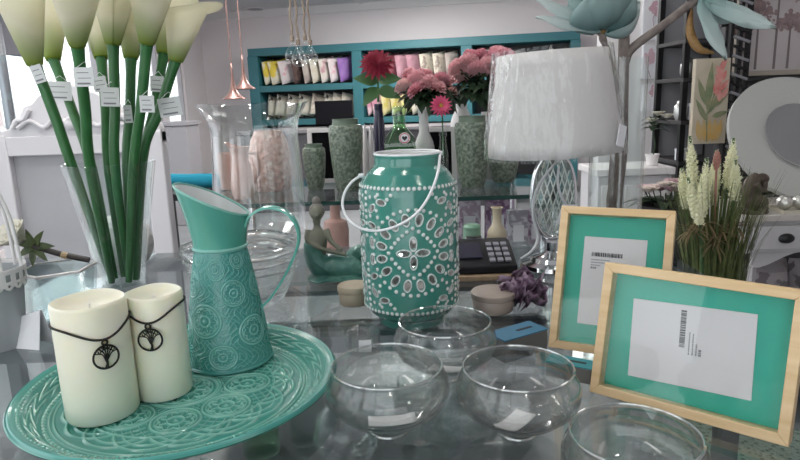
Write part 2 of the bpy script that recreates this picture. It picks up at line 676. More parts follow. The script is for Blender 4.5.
def cushion(px, y_bot, y_top, key, label, group, yaw=.95, lean=.12, th=.11, off=.25):
    yaw = 1.4 if px in (271.5, 274, 373) else yaw
    a, b = onwall(px, y_bot, off), onwall(px, y_top, off)
    h = b.z - a.z
    zs = [z1 for (z0, z1) in rows if z1 < a.z + .09]
    z = max(zs) if zs else a.z
    lim = min([z0 for (z0, z1) in rows + [(zb[0], zT)] if z0 > z + .08])
    lean = -lean * 1.5 if lean < .15 else lean
    h = min(b.z - z, lim - z - .035 - .29 * math.sin(abs(lean)))
    o = cushion_mb(min(h * 1.0, .29), h / math.cos(lean), th).build('cushion', F[key])
    o.location = (a.x, a.y, z + .010 + min(h, .29) / 2 * math.sin(abs(lean)))
    o.rotation_euler = (0, lean, WANG + yaw)
    return tag(o, label, 'cushion', group)


g1 = 'cushions on the top row of the teal shelving'
for px, key, lab in ((271.5, 'yel', 'yellow floral cushion at the window end of the top teal row'), (282, 'yel', 'yellow floral cushion second along the top teal row'),
                     (292, 'pink', 'white cushion with pink blossom between yellow and brown cushions'), (303, 'brown', 'shaggy dark brown cushion behind the hanging glass bulbs'),
                     (313, 'taupe', 'taupe cushion next to the shaggy brown one'), (321, 'cream', 'plain cream cushion in the middle of the top teal row'),
                     (330, 'creampink', 'cream cushion with dark pink print before the white and pink one'), (339, 'pink', 'white and pink cushion beside the purple cushion'),
                     (348.5, 'purple', 'purple cushion against the first inner upright of the teal shelving')):
    cushion(px, 84, 55.5 if key != 'brown' else 57, key, lab, g1, yaw=.85 if px < 300 else 1.1, th=.085)
for px, key, lab in ((388, 'script', 'pale cushion just beside the red dahlia'), (395.5, 'maroon', 'dark maroon cushion beside the red dahlia'), (405, 'mauve', 'mauve pink cushion after the maroon one'),
                     (416, 'mauve', 'mauve cushion second of the mauve pair'), (429, 'script', 'cream cushion with script above the peach carnations'), (442, 'script', 'cream cushion with script second above the carnations'),
                     (454, 'taupe', 'taupe cushion by the second inner upright')):
    cushion(px, 83, 52.5, key, lab, g1, yaw=1.1, th=.085)
for px, key, lab in ((485, 'cream', 'cream cushion behind the pink carnation bunch near the lampshade'), (520, 'grey', 'grey cushion in the bay over the lampshade'), (548, 'grey', 'grey cushion nearest the teal shelving end over the lampshade')):
    cushion(px, 80, 53, key, lab, g1, yaw=.8, th=.085)
g2 = 'cushions on the second row of the teal shelving'
for px, key, lab in ((274, 'heart', 'cream cushion with dark motif at the window end of the second row'), (284, 'heart', 'cream cushion with dark motif second in the second row'),
                     (295, 'heart', 'cream cushion with dark motif third in the second row'), (306, 'heart', 'cream cushion with dark motif above the hurricane vase'),
                     (319, 'script', 'pale cushion peeping over the black screen first'), (331, 'heart', 'dotted cushion peeping over the middle of the black screen'), (339.5, 'cream', 'beige cushion tip over the black screen'),
                     (348.5, 'cream', 'beige cushion by the upright over the black screen')):
    cushion(px, 119, 94, key, lab, g2, yaw=.9, lean=.2, th=.085)
for px, key, lab in ((373, 'rose', 'rose print cushion behind the dahlia stem first'), (380.5, 'rose', 'rose print cushion behind the dahlia stem second'), (390, 'butter', 'butter yellow floral cushion first of four'),
                     (399, 'butter', 'butter yellow floral cushion second of four'), (409, 'butter', 'butter yellow floral cushion third of four'), (419, 'cream', 'cream cushion after the yellow ones'),
                     (431, 'grey', 'grey cushion behind the white bottle'), (446, 'script', 'cream cushion behind the pink gerbera')):
    cushion(px, 118, 92, key, lab, g2, yaw=1.15, th=.075)
g3 = 'cushions on the third row of the teal shelving'
for px in (510, 525, 541):
    cushion(px, 196, 157, 'script', 'cream patterned cushion low down %s' % {510: 'beside the sage jar under the lampshade', 525: 'between two others under the lampshade', 541: 'behind the crystal lamp stem'}[px], g3, yaw=1.25, th=.09)

# black screen standing on a counter in front of the shelving
cp = at(333, 160, 7.2)
t = thing('counter', 'long grey service counter before the teal shelving', 'counter', (-.4, 7.1, 0))
MB().span((-1.3, -.3, 0), (1.5, .3, .86)).build('body', mat('counter_dark', (.075, .072, .08), .5), t, bevel=.006)
MB().span((-1.34, -.34, .861), (1.54, .34, .90)).build('worktop', mat('counter_top', (.20, .19, .20), .4), t, bevel=.006)
a, b = at(316, 128, 7.1), at(352, 100, 7.1)
t = thing('monitor', 'black flat screen standing on the counter under the cushions', 'screen', ((a.x + b.x) / 2, 7.1, .901))
hh = b.z - .901
MB().span((a.x - b.x, 0, .035), (b.x - a.x, .03, hh)).build('screen', M['black_print'], t, bevel=.006).scale = (.5, 1, 1)
MB().lathe([(.10, 0), (.10, .012), (.03, .02), (.025, hh * .6)], 24, cap0=True, cap1=True).build('stand', M['black_plastic'], t).location = (0, .06, 0)

# ------------------------------------------------------------------ pendants
copper = mat('copper', (.26, .15, .13), .4, metal=.6)
for i, (px, ytop, ybot) in enumerate(((234, 15, 99), (244.5, 16, 89))):
    d = 4.6 + .25 * i
    p = at(px, ybot, d)
    t = thing('pendant_lamp', ['copper trumpet pendant lamp nearer the window wall', 'copper trumpet pendant lamp hanging beside the teal shelving end'][i], 'lamp', p, 0, 'copper trumpet pendants')
    L = CH - p.z
    pr = [(.085, 0), (.075, .008), (.045, .03), (.022, .07), (.012, .12), (.007, .2), (.006, .25)]
    MB().lathe(pr, 28).build('lamp_shade', copper, t, solid=(.003, -1))
    MB().tube([(0, 0, .25), (0, 0, L - .04)], .004, 6).build('cord', mat('cord_brown_%d' % i, (.22, .12, .10), .5), t)
    MB().lathe([(.01, L - .07), (.03, L - .04), (.055, L - .012), (.055, L)], 20, cap0=True, cap1=True).build('ceiling_rose', copper, t)
rope = mat('twisted_rope', (.30, .24, .19), .7)
for i, (px, ytop, d) in enumerate(((293, 47, 3.2), (299, 50, 3.32), (306, 45, 3.44), (311, 49, 3.58))):
    p = at(px, ytop + 9, d)
    t = thing('glass_bulb', ['clear glass bulb ornament hanging first in the roped cluster', 'clear glass bulb ornament hanging second in the roped cluster', 'clear glass bulb ornament hanging third in the roped cluster',
                             'clear glass bulb ornament hanging last in the roped cluster'][i], 'ornament', p, 0, 'glass bulbs hanging on ropes')
    MB().lathe([(.0005, -.04), (.02, -.036), (.034, -.02), (.038, 0), (.033, .02), (.02, .042), (.011, .06), (.010, .075)], 24).build('bulb', M['glass'], t)
    MB().lathe([(.012, .07), (.012, .095), (.004, .1)], 12, cap0=True, cap1=True).build('cap', rope, t)
    L = CH - p.z
    pts = [(.004 * math.sin(k * 1.9 + i), .004 * math.cos(k * 1.9), .095 + (L - .1) * k / 24) for k in range(25)]
    MB().tube(pts, .006, 6).build('rope', rope, t)

# ------------------------------------------------------------------ outside the window
struct('ground_outside', MB().span((-16, YB - 6, -.12), (XL - .12, 18, -.05)), mat('asphalt', (.33, .33, .35), .9, col2=(.38, .38, .4), nscale=6))
f = MB().span((-15, YB - 6, -.05), (-14.6, 18, 3.4))
struct('building_outside', f, mat('pale_render', (.82, .81, .83), .8))
# parked car
p = at(6, 112, 6.6)
t = thing('parked_car', 'dark grey car parked outside behind the shop window', 'car', (p.x - 1.5, 7.3, -.05), .12)
prof = [(-1.9, .35), (-1.95, .62), (-1.85, .80), (-1.0, .90), (-.45, 1.34), (.75, 1.38), (1.35, .98), (1.9, .92), (1.98, .6), (1.95, .33)]
mb = MB()
rowsb = []
for (y, k) in ((-.82, .94), (-.74, 1.0), (.74, 1.0), (.82, .94)):
    rowsb.append([(x * (1 if k == 1 else .985), y, .33 + (z - .33) * k) for x, z in prof])
mb.sheet(rowsb)
for r in (rowsb[0], rowsb[-1]):
    mb.add(r, [tuple(range(len(r)))])
mb.build('body', mat('car_paint', (.06, .065, .085), .2, coat=1.), t, angle=30)
for sgn in (-1, 1):
    gl = MB()
    y = sgn * .823
    gl.prism([Vector((-.82, y * .99, .93)), Vector((-.38, y * .965, 1.26)), Vector((.12, y * .965, 1.28)), Vector((.12, y * .99, .93))], (0, sgn, 0), .006)
    gl.prism([Vector((.18, y * .99, .93)), Vector((.18, y * .965, 1.28)), Vector((.68, y * .965, 1.28)), Vector((1.1, y * .99, .95))], (0, sgn, 0), .006)
    gl.build('window_glass', mat('car_glass_%d' % (sgn + 1), (.02, .022, .026), .08), t)
for x in (-1.2, 1.2):
    for y in (-.72, .72):
        MB().lathe([(.12, -.1), (.30, -.1), (.32, -.06), (.32, .06), (.30, .1), (.12, .1)], 28, cap0=True, cap1=True).build('wheel', M['black_plastic'], t).matrix_basis = Matrix.Translation((x, y, .32)) @ Matrix.Rotation(PI / 2, 4, 'X')
# street lamp post and awning outside
p = at(4, 60, 6.2)
t = thing('street_awning', 'dark grey awning on a post outside the window above the car', 'awning', (p.x - .15, 6.4, -.05))
MB().tube([(0, 0, 0), (0, 0, 2.2)], .05, 10).build('post', M['steel'], t)
MB().prism([Vector((-.35, -1.2, 1.85)), Vector((-.35, 1.2, 1.85)), Vector((.3, 1.2, 2.25)), Vector((.3, -1.2, 2.25))], (0, 0, 1), .12).build('canopy', mat('awning_grey', (.22, .21, .24), .7), t)
# ================================================================== white carved cabinet on the window side
cw = mat('carved_white', (.62, .61, .63), .45, bump=('noise', 50, .08))
d = 2.4
xl, xr = at(0, 200, d).x, at(171, 200, d).x
p0 = Vector(((xl + xr) / 2, d, 0))
w = (xr - xl)
ztop = at(90, 131, d).z
crest = at(95, 84, d).z - ztop
t = thing('headboard', 'white carved headboard with a grey panel and scalloped crest by the shop window', 'headboard', p0)
hw = w / 2
ol = [Vector((-hw, 0, 0)), Vector((-hw, 0, ztop - .02))]
top = [(-1, .0), (-.97, .14), (-.88, .16), (-.80, .06), (-.72, .10), (-.66, .30), (-.58, .36), (-.52, .56), (-.42, .62), (-.34, .78), (-.22, .88), (-.1, .97), (0, 1.0)]
top = top + [(-x, z) for x, z in top[-2::-1]]
crestmb = MB()
crestmb.prism([Vector((x * hw, .025, ztop + z * crest)) for x, z in top] + [Vector((hw, .025, ztop - .05)), Vector((-hw, .025, ztop - .05))], (0, -1, 0), .05)
crestmb.build('crest', cw, t, bevel=.004, angle=30)
pw = w * .115
for sx in (-1, 1):
    MB().span((sx * hw, -.03, 0), (sx * (hw - pw), .03, ztop - .005)).build('post', cw, t, bevel=.006)
MB().span((-hw + pw, -.028, ztop - .085), (hw - pw, .028, ztop - .012)).build('rail', cw, t, bevel=.004)
MB().span((-hw + pw, -.028, .12), (hw - pw, .028, .26)).build('rail', cw, t, bevel=.004)
MB().span((-hw + pw + .001, .0, .261), (hw - pw - .001, .02, ztop - .086)).build('panel', mat('grey_panel', (.36, .36, .38), .6, col2=(.40, .40, .42), nscale=4), t)
cv = MB()
for i, x in enumerate((-.035, 0, .035)):
    cv.ball((x, -.034, ztop + crest * .28), .012, 10, 6)
for sx in (-1, 1):
    cv.tube(spline([(sx * .01, -.033, ztop + .03), (sx * .05, -.035, ztop + .055), (sx * .10, -.033, ztop + .02), (sx * .15, -.033, ztop + .045), (sx * .2, -.033, ztop + .02)], 24), .009, 8)
    cv.tube(spline([(sx * hw * .45, -.03, ztop + crest * .5), (sx * hw * .52, -.034, ztop + crest * .3), (sx * hw * .6, -.03, ztop + crest * .28), (sx * hw * .66, -.03, ztop + crest * .12)], 18), .01, 8)
cv.ball((0, -.03, ztop + .03), .026, 12, 8, (1.2, .6, 1))
cv.build('carved_motif', cw, t)
# grey planter / box and white table behind the pitcher, blue rolled towel on a dark rack
p = at(196, 260, 2.7)
t = thing('side_table', 'narrow dark side table below the rolled blue towel', 'table', (p.x, 2.7, 0))
zt = at(196, 187, 2.7).z
MB().span((-.17, -.2, zt - .03), (.17, .2, zt)).build('tabletop', M['dark'], t, bevel=.004)
for x in (-.15, .15):
    for y in (-.18, .18):
        MB().span((x - .015, y - .015, 0), (x + .015, y + .015, zt - .031)).build('leg', M['black_metal'], t)
o = MB()
roll = [(.0, -.15), (.02, -.16), (.029, -.15), (.032, -.08), (.030, .0), (.032, .08), (.029, .15), (.02, .16), (.0, .15)]
for k in range(1):
    o.lathe([(max(r, .0005), z) for r, z in roll], 24)
o = o.build('rolled_towel', mat('towel_blue', (.01, .26, .38), .9, bump=('noise', 150, .4)))
o.matrix_basis = Matrix.Translation((p.x + .01, 2.66, zt + .033)) @ Matrix.Rotation(PI / 2, 4, 'Y') @ Matrix.Rotation(.2, 4, 'X')
tag(o, 'turquoise blue rolled towel lying on the dark side table behind the pitcher', 'towel')
# white window-side cube displays seen through the stems
p = at(176, 120, 6.4)
t = thing('display_plinth', 'grey plinth standing by the shop window behind the flower stems', 'plinth', (p.x, 6.4, 0))
MB().span((-.16, -.2, 0), (.16, .2, 1.0)).build('body', mat('plinth_grey', (.34, .33, .35), .6), t, bevel=.005)
MB().span((-.18, -.22, 1.001), (.18, .22, 1.04)).build('top', bpy.data.materials['plinth_grey'], t, bevel=.004)

# ================================================================== the far right end of the shop
# white partition with blossom pictures
pa, pb = at(600, 100, 4.2), at(666, 100, 4.2)
struct('wall_partition', MB().span((pa.x, 4.2, 0), (pb.x, 4.3, CH - .002)), M['white_paint'])
blossom = [mat('pink_print_%d' % i, c, .6) for i, c in enumerate(((.62, .40, .46), (.66, .46, .52), (.40, .30, .32)))]
for i, (y0, y1) in enumerate(((-14, 41), (44, 80), (83, 112))):
    a, b = at(641, y1, 4.19), at(663, y0, 4.19)
    c = (a + b) / 2
    t = thing('blossom_picture', ['white canvas print with pink blossom hanging highest on the partition', 'white canvas print with pink blossom hanging in the middle of three', 'white canvas print with pink blossom hanging above the white rose'][i],
              'picture', (c.x, 4.191, c.z), 0, 'blossom prints on the partition')
    hw_, hh_ = (b.x - a.x) / 2, abs(b.z - a.z) / 2 - .004
    MB().span((-hw_, -.02, -hh_), (hw_, .008, hh_)).build('canvas', M['paper'], t, bevel=.002)
    pr = MB()
    rr = random.Random(i)
    cx, cz = rr.uniform(-.03, .03), rr.uniform(-.02, .04)
    for k in range(22):
        a_ = rr.uniform(0, 2 * PI)
        r_ = hw_ * .62 * rr.random() ** .5
        bx, bz = cx + r_ * math.cos(a_), cz + r_ * math.sin(a_)
        for q in range(5):
            an = q * 2 * PI / 5 + a_
            pr.ball((max(-hw_ + .012, min(hw_ - .012, bx + .011 * math.cos(an))), -.0215, bz + .011 * math.sin(an)), .0065, 8, 4, (1, .12, 1))
    pr.build('printed_petal', blossom[i % 2], t)
    st = MB()
    st.tube(spline([(cx, -.021, cz - .02), (cx - .02, -.021, cz - hh_ * .4), (cx + .01, -.021, -hh_ * .92)], 12), .0022, 6)
    st.build('printed_stem', blossom[2], t)
# white crate-like chest behind the tall vase
a, b = at(588, 212, 3.1), at(660, 164, 3.1)
t = thing('white_chest', 'white panelled chest in front of the partition beside the purple flowers', 'chest', ((a.x + b.x) / 2, 3.1, 0))
hw_ = (b.x - a.x) / 2
MB().span((-hw_, -.14, 0), (hw_, .14, b.z - .035)).build('body', cw, t, bevel=.004)
MB().span((-hw_ - .012, -.155, b.z - .034), (hw_ + .012, .155, b.z)).build('lid', M['white_paint'], t, bevel=.004)
for k in (-1, 0, 1):
    MB().span((k * hw_ * .64 - hw_ * .27, -.147, .2), (k * hw_ * .64 + hw_ * .27, -.1405, b.z - .08)).build('front_panel', M['white_paint'], t, bevel=.003)
chest_top = b.z
# white rose in a white pot on the chest
p = onz(652, 163, chest_top)
p = at(652, 163, 3.05)
t = thing('potted_rose', 'white rose on a dark stem in a small pot on the white chest', 'flower', (p.x, 3.05, chest_top + .001))
MB().lathe([(.025, 0), (.032, .05), (.036, .055), (.033, .056), (.028, .03), (.0005, .03)], 20, cap0=True).build('pot', M['white_paint'], t)
zz = at(654, 116, 3.05).z - chest_top
MB().tube(spline([(0, 0, .03), (.01, 0, zz * .4), (-.004, 0, zz * .75), (.006, -.01, zz)], 16), .004, 6).build('stem', M['leaf_deep'], t)


def rose_mb(r, n=16, seed=0, open_=1.):
    mb = MB()
    rr = random.Random(seed)
    for k in range(n):
        u = k / n
        a = k * 2.4
        tilt = .15 + u * 1.15 * open_
        rad = r * (.12 + .35 * u)
        L = r * (.75 + .35 * u)
        rows_ = []
        wv = r * (.35 + .45 * u)
        for i in range(5):
            s_ = i / 4
            row = []
            for j in range(5):
                q = j / 4 * 2 - 1
                ang = a + q * (wv / max(rad, r * .2)) * .75 * (1 - .35 * s_ * s_)
                out_ = rad * (.5 + .5 * s_) + L * math.sin(tilt) * s_ * (1 - .1 * q * q) + r * .10 * max(0, s_ - .75) * 4 * u
                zz_ = L * math.cos(tilt) * s_ * (1 - .16 * q * q) + r * .05 * rr.uniform(-1, 1) * (s_ > .8)
                row.append((out_ * math.cos(ang), out_ * math.sin(ang), zz_))
            rows_.append(row)
        mb.sheet(rows_)
    return mb


petal_white = mat('petal_white', (.78, .76, .66), .6, trans=.25)
for k, (dx, dz) in enumerate(((.012, 0), (-.02, -.03), (.045, -.012))):
    MB.build(rose_mb(.026, 14, k, .6), 'bloom', petal_white, t, solid=(.001, 0)).location = (dx, -.012 * (k + 1), zz + dz)
lf = MB()
for k in range(9):
    a_ = k * 2.1
    leaf(lf, (0, 0, zz * (.72 + .03 * k)), (math.cos(a_), math.sin(a_), .2), (0, 0, 1), .075, .04, .4)
lf.build('leaves', M['leaf_deep'], t)
# dark basket of pink hydrangea beside the chest
p = at(661, 212, 2.72)
t = thing('flower_bucket', 'dark bucket of pink and cream blooms right beside the white chest', 'flowers', (p.x + .02, 2.72, 0))
zb_ = at(661, 205, 2.72).z
MB().lathe([(.09, 0), (.12, zb_), (.125, zb_ + .005), (.115, zb_ - .01), (.0005, zb_ - .05)], 28, cap0=True).build('bucket', M['dark'], t)
fl, lf = MB(), MB()
rr = random.Random(4)
for k in range(11):
    a_, r_ = k * 2.4, .03 + .075 * rr.random()
    bx = MB.build(rose_mb(.034, 14, k + 30, .7), 'bloom', mat('pink_cream_%d' % k, [(.62, .42, .46), (.70, .60, .54), (.52, .30, .38)][k % 3], .6), t, solid=(.0012, 0))
    bx.location = (r_ * math.cos(a_), r_ * math.sin(a_), zb_ + .055 + .03 * rr.random())
    leaf(lf, (r_ * .5 * math.cos(a_), r_ * .5 * math.sin(a_), zb_ + .01), (math.cos(a_), math.sin(a_), .4), (0, 0, 1), .13, .06, .5)
    lf.tube([(r_ * .4 * math.cos(a_), r_ * .4 * math.sin(a_), zb_ - .04), (r_ * math.cos(a_), r_ * math.sin(a_), zb_ + .06)], .003, 5)
lf.build('leaves', M['leaf_deep'], t)
# slat wall (black) facing us on the right
sa = at(722, 100, 3.1)
slat = MB()
slat.span((sa.x, 3.16, 0), (XR, 3.24, CH - .002))
z = .02
while z < CH - .1:
    slat.span((sa.x, 3.115, z), (XR, 3.159, z + .075))
    z += .092
struct('wall_slat', slat, mat('slat_black', (.055, .055, .06), .5), bevel=.004)
# black rack of hanging chains next to the slat wall
a, b = at(728, 80, 3.0), at(745, 80, 3.0)
t = thing('display_rack', 'black metal rack with cross straps beside the tree picture', 'rack', ((a.x + b.x) / 2, 3.0, 0))
hw_ = (b.x - a.x) / 2
for x in (-hw_, 0, hw_):
    MB().span((x - .008, -.012, 0), (x + .008, .012, 2.3)).build('post', M['black_metal'], t)
for k in range(34):
    z = .9 + k * .042
    MB().box((0, -.02, z), (hw_ * 2, .012, .012), Matrix.Rotation(.35, 3, 'Y')).build('strap', M['black_metal'] if k % 2 else M['steel'], t)
MB().span((-hw_ - .05, -.15, 0), (hw_ + .05, .09, .02)).build('base', M['black_metal'], t)
# black etagere with bits and pieces
a, b = at(667, 100, 3.4), at(727, 100, 3.4)
t = thing('etagere', 'black open shelf tower between the partition and the flower canvas', 'shelving', ((a.x + b.x) / 2, 3.4, 0))
hw_ = (b.x - a.x) / 2
for x in (-hw_ + .015, hw_ - .015):
    for y in (-.16, .16):
        MB().span((x - .014, y - .014, 0), (x + .014, y + .014, 2.1)).build('post', M['black_metal'], t)
ez = []
for py in (40, 78, 120, 160, 200, 250):
    z = at(690, py, 3.3).z
    ez.append(z)
    MB().span((-hw_, -.18, z - .02), (hw_, .18, z)).build('shelf', M['dark'], t, bevel=.002)
MB().span((-hw_, .175, .1), (hw_, .185, 2.05)).build('back_panel', mat('etagere_back', (.34, .34, .36), .6), t)
et = Vector(((a.x + b.x) / 2, 3.4, 0))
knick = [('white_box', 'small white box on the black shelf tower below the gold petal', .0, 2, (.06, .05, .085), 'paper'),
         ('white_box', 'small white box on the black shelf tower behind the hyacinths', -.05, 3, (.055, .05, .06), 'paper')]
for nm, lb, dx, k, sz, m_ in knick:
    t2 = thing(nm, lb, 'box', (et.x + dx - .06, 3.3, ez[k] + .001))
    MB().span((-sz[0] / 2, -sz[1] / 2, 0), (sz[0] / 2, sz[1] / 2, sz[2] * .8)).build('body', M[m_], t2, bevel=.002)
    MB().span((-sz[0] / 2 - .002, -sz[1] / 2 - .002, sz[2] * .8 + .0005), (sz[0] / 2 + .002, sz[1] / 2 + .002, sz[2])).build('lid', M[m_], t2, bevel=.002)
for k, dx in ((2, -.12), (4, -.1), (1, -.1)):
    t2 = thing('silver_jar', ['', 'lidded silver jar on the top open level of the black tower', 'lidded silver jar halfway up the black tower', '', 'lidded silver jar low on the black tower'][k], 'jar', (et.x + dx, 3.32, ez[k] + .001), 0, 'silver jars on the black tower')
    MB().lathe([(.025, 0), (.036, .03), (.034, .07), (.022, .085)], 20, cap0=True, cap1=True).build('body', M['silver'], t2)
    MB().lathe([(.024, .086), (.02, .098), (.006, .104), (.008, .114), (.0005, .12)], 16, cap0=True).build('lid', M['silver'], t2)
# canvas painting with protea
a, b = at(689, 144, 2.95), at(729, 58, 2.95)
c = (a + b) / 2
t = thing('flower_painting', 'beige canvas painting of a pink flower with long green leaves', 'painting', (c.x, 2.95, c.z))
hw_, hh_ = (b.x - a.x) / 2, (b.z - a.z) / 2
MB().span((-hw_, -.02, -hh_), (hw_, .012, hh_)).build('canvas', mat('canvas_beige', (.46, .41, .31), .8, col2=(.56, .50, .40), nscale=9), t, bevel=.002)


_fl = [0]


def flat_leaf(mb, x0, z0, ang, L, w, y=-.0215):
    n = 8
    _fl[0] += 1
    y = y - .00025 * (_fl[0] % 12)
    d_ = Vector((math.sin(ang), 0, math.cos(ang)))
    s_ = Vector((d_.z, 0, -d_.x))
    l_, r_ = [], []
    for i in range(n + 1):
        q = i / n
        ww = w * math.sin(PI * q ** .8) * .5
        pt = Vector((x0, y, z0)) + d_ * L * q
        l_.append(pt - s_ * ww)
        r_.append(pt + s_ * ww)
    mb.prism([v for v in l_] + [v for v in r_[-2:0:-1]], (0, 1, 0), .0012)


g = MB()
for (x0, z0, an, L, w_) in ((-.2, -.2, .05, 1.5, .42), (-.25, -.1, -.35, .95, .34), (-.15, -.3, .5, .9, .3), (-.2, -.45, -.5, .8, .3), (0, -.15, .9, .7, .3), (.1, -.35, 1.3, .55, .32)):
    flat_leaf(g, x0 * hw_, z0 * hh_, an, L * hh_ * .75, w_ * hw_)
g.tube([(-.1 * hw_, -.021, -hh_ * .95), (-.2 * hw_, -.021, -.3 * hh_), (.3 * hw_, -.021, .35 * hh_)], .004, 6)
g.build('painted_leaf', mat('paint_green', (.17, .22, .12), .8, col2=(.30, .30, .18), nscale=24), t)
g = MB()
for k in range(12):
    flat_leaf(g, (.45 + .12 * math.sin(k * 2.2)) * hw_, (.0 + .065 * k) * hh_, math.sin(k * 1.9) * .6, .3 * hh_, .3 * hw_, -.0235)
g.build('painted_petal', mat('paint_pink', (.55, .16, .15), .8, col2=(.68, .36, .32), nscale=24), t)
g = MB()
for k in range(5):
    flat_leaf(g, (-.45 + .22 * k) * hw_, -.95 * hh_, -.2 + .1 * k, .55 * hh_, .4 * hw_, -.0205)
g.build('painted_ochre', mat('paint_ochre', (.60, .38, .12), .8, col2=(.52, .42, .24), nscale=16), t)
MB().span((-.004, .012, 0), (.004, .16, .01)).build('hanger', M['black_metal'], t).location = (0, 0, hh_ * .8)
# tree picture
a, b = at(741, 76, 2.98), at(846, -60, 2.98)
c = (a + b) / 2
t = thing('tree_picture', 'large framed picture of bare round-headed trees on the black slat wall', 'picture', (c.x, 3.06, c.z))
hw_, hh_ = (b.x - a.x) / 2, (b.z - a.z) / 2
fr = MB()
for q in (((-hw_, -hh_), (hw_, -hh_ + .022)), ((-hw_, hh_ - .022), (hw_, hh_)), ((-hw_, -hh_ + .022), (-hw_ + .022, hh_ - .022)), ((hw_ - .022, -hh_ + .022), (hw_, hh_ - .022))):
    fr.span((q[0][0], -.03, q[0][1]), (q[1][0], .03, q[1][1]))
fr.build('frame', mat('bronze_wood', (.34, .30, .25), .5), t, bevel=.002)
MB().span((-hw_ + .022, -.008, -hh_ + .022), (hw_ - .022, .02, hh_ - .022)).build('canvas', mat('sky_lilac', (.42, .38, .39), .85, col2=(.50, .46, .46), nscale=3), t)
trk, crw = MB(), MB()
rr = random.Random(9)
for (x, zc, r) in ((-.52, -.03, .30), (-.1, .55, .42), (.2, -.22, .24), (.62, .2, .4), (-.85, -.3, .18)):
    X, Z_ = x * hw_, zc * hh_
    R_ = r * hw_
    trk.prism([Vector((X - .006, -.0095, -hh_ + .03)), Vector((X + .006, -.0095, -hh_ + .03)), Vector((X + .004, -.0095, Z_)), Vector((X - .004, -.0095, Z_))], (0, 1, 0), .001)
    for k in range(26):
        an = -PI * .1 + rr.random() * PI * 1.2
        L = R_ * rr.uniform(.6, 1)
        e = Vector((X + L * math.cos(an), -.0092, Z_ + L * math.sin(an) * .95))
        s_ = Vector((X, -.0092, Z_ - R_ * .35 * rr.random()))
        crw.tube([s_, (s_ + e) / 2 + Vector((0, 0, .01)), e], [.0026, .0016, .0008], 4)
        for q in range(4):
            crw.ball(e + Vector((rr.uniform(-.02, .02), 0, rr.uniform(-.02, .02))), .009 * rr.uniform(.6, 1.3), 6, 4, (1, .08, 1))
trk.build('printed_trunk', mat('print_grey', (.18, .15, .15), .85), t)
crw.build('printed_crown', mat('print_mauve', (.30, .22, .22), .85, col2=(.22, .16, .17), nscale=30), t)
# ------------------------------------------------------------------ white dresser
dz = .75
c0 = onz(747, 216, dz)
t = thing('dresser', 'small greyish white dresser carrying the round mirror and statue', 'dresser', (c0.x + .40, c0.y + .18, 0))
dw, dd = .41, .18
dm = mat('dresser_white', (.50, .49, .50), .5, bump=('noise', 40, .1))
MB().span((-dw, -dd, dz - .025), (dw, dd, dz)).build('top', mat('dresser_top', (.44, .41, .38), .5, col2=(.50, .47, .44), nscale=5), t, bevel=.004)
for x in (-dw + .05, dw - .05):
    for y in (-dd + .04, dd - .04):
        MB().lathe([(.015, 0), (.022, .05), (.026, .3), (.032, .5), (.032, dz - .19)], 4, cap0=True, cap1=True).build('leg', dm, t).location = (x, y, 0)
MB().span((-dw + .02, -dd + .02, dz - .14), (dw - .02, dd - .02, dz - .026)).build('carcass', dm, t, bevel=.003)
for k in (-1, 0, 1):
    x0 = k * dw * .62
    MB().span((x0 - dw * .28, -dd + .004, dz - .125), (x0 + dw * .28, -dd + .0195, dz - .040)).build('drawer', dm, t, bevel=.004)
    hmb = MB()
    hmb.lathe([(.0005, .018), (.016, .015), (.024, .006), (.026, 0)], 20)
    h = hmb.build('handle', M['black_metal'], t.children[-1])
    h.matrix_basis = Matrix.Translation((x0, -dd + .003, dz - .085)) @ Matrix.Rotation(PI / 2, 4, 'X') @ Matrix.Diagonal((1.1, .7, 1, 1))
ap = MB()
pts = [Vector((-dw + .06, -dd + .03, dz - .141))] + [Vector((-dw + .06 + (2 * dw - .12) * k / 24, -dd + .03, dz - .15 - .028 * math.cos(k / 24 * 4 * PI) - .02)) for k in range(25)] + [Vector((dw - .06, -dd + .03, dz - .141))]
ap.prism(pts, (0, 1, 0), .018)
ap.build('apron', dm, t)
MB().span((-dw + .03, -dd + .03, .14), (dw - .03, dd - .02, .16)).build('shelf', dm, t)
dc = Vector((c0.x + .40, c0.y + .18, 0))
# grey print cushions stored under the dresser
gpr = mat('grey_floral', (.17, .15, .16), .9, col2=(.36, .33, .34), nscale=16, kind='noise', sharp=(.48, .52), bump=('noise', 150, .2))
for k in range(3):
    o = cushion_mb(.235, .38, .17).build('cushion', gpr)
    o.location = (dc.x - .245 + k * .245, dc.y - .01, .163)
    o.rotation_euler = (-.05, 0, 0)
    tag(o, ['grey floral cushion under the dresser by its left leg', 'grey floral cushion under the dresser in the middle', 'grey floral cushion under the far end of the dresser'][k], 'cushion', 'cushions under the dresser')
# round mirror leaning on the wall
mc = at(800, 147, dc.y + .15)
R_ = 70 * (dc.y + .15) / FOC
ri = R_ * .50
t = thing('round_mirror', 'large round mirror with wide ribbed silvery white frame on the dresser', 'mirror', (mc.x, dc.y + .15, dz + R_ * .84 + .012), rot=(-.58, 0, 0))
fm = MB()
n = 144
prof = [(R_, .0), (R_, -.022), (R_ - .012, -.030), (ri + .02, -.024), (ri + .008, -.030), (ri, -.026), (ri, 0)]


def ribs(a, r, z):
    k = 1 if ri + .015 < r < R_ - .004 else 0
    return r, z - k * .011 * (1 + math.cos(a * 54)) * .5


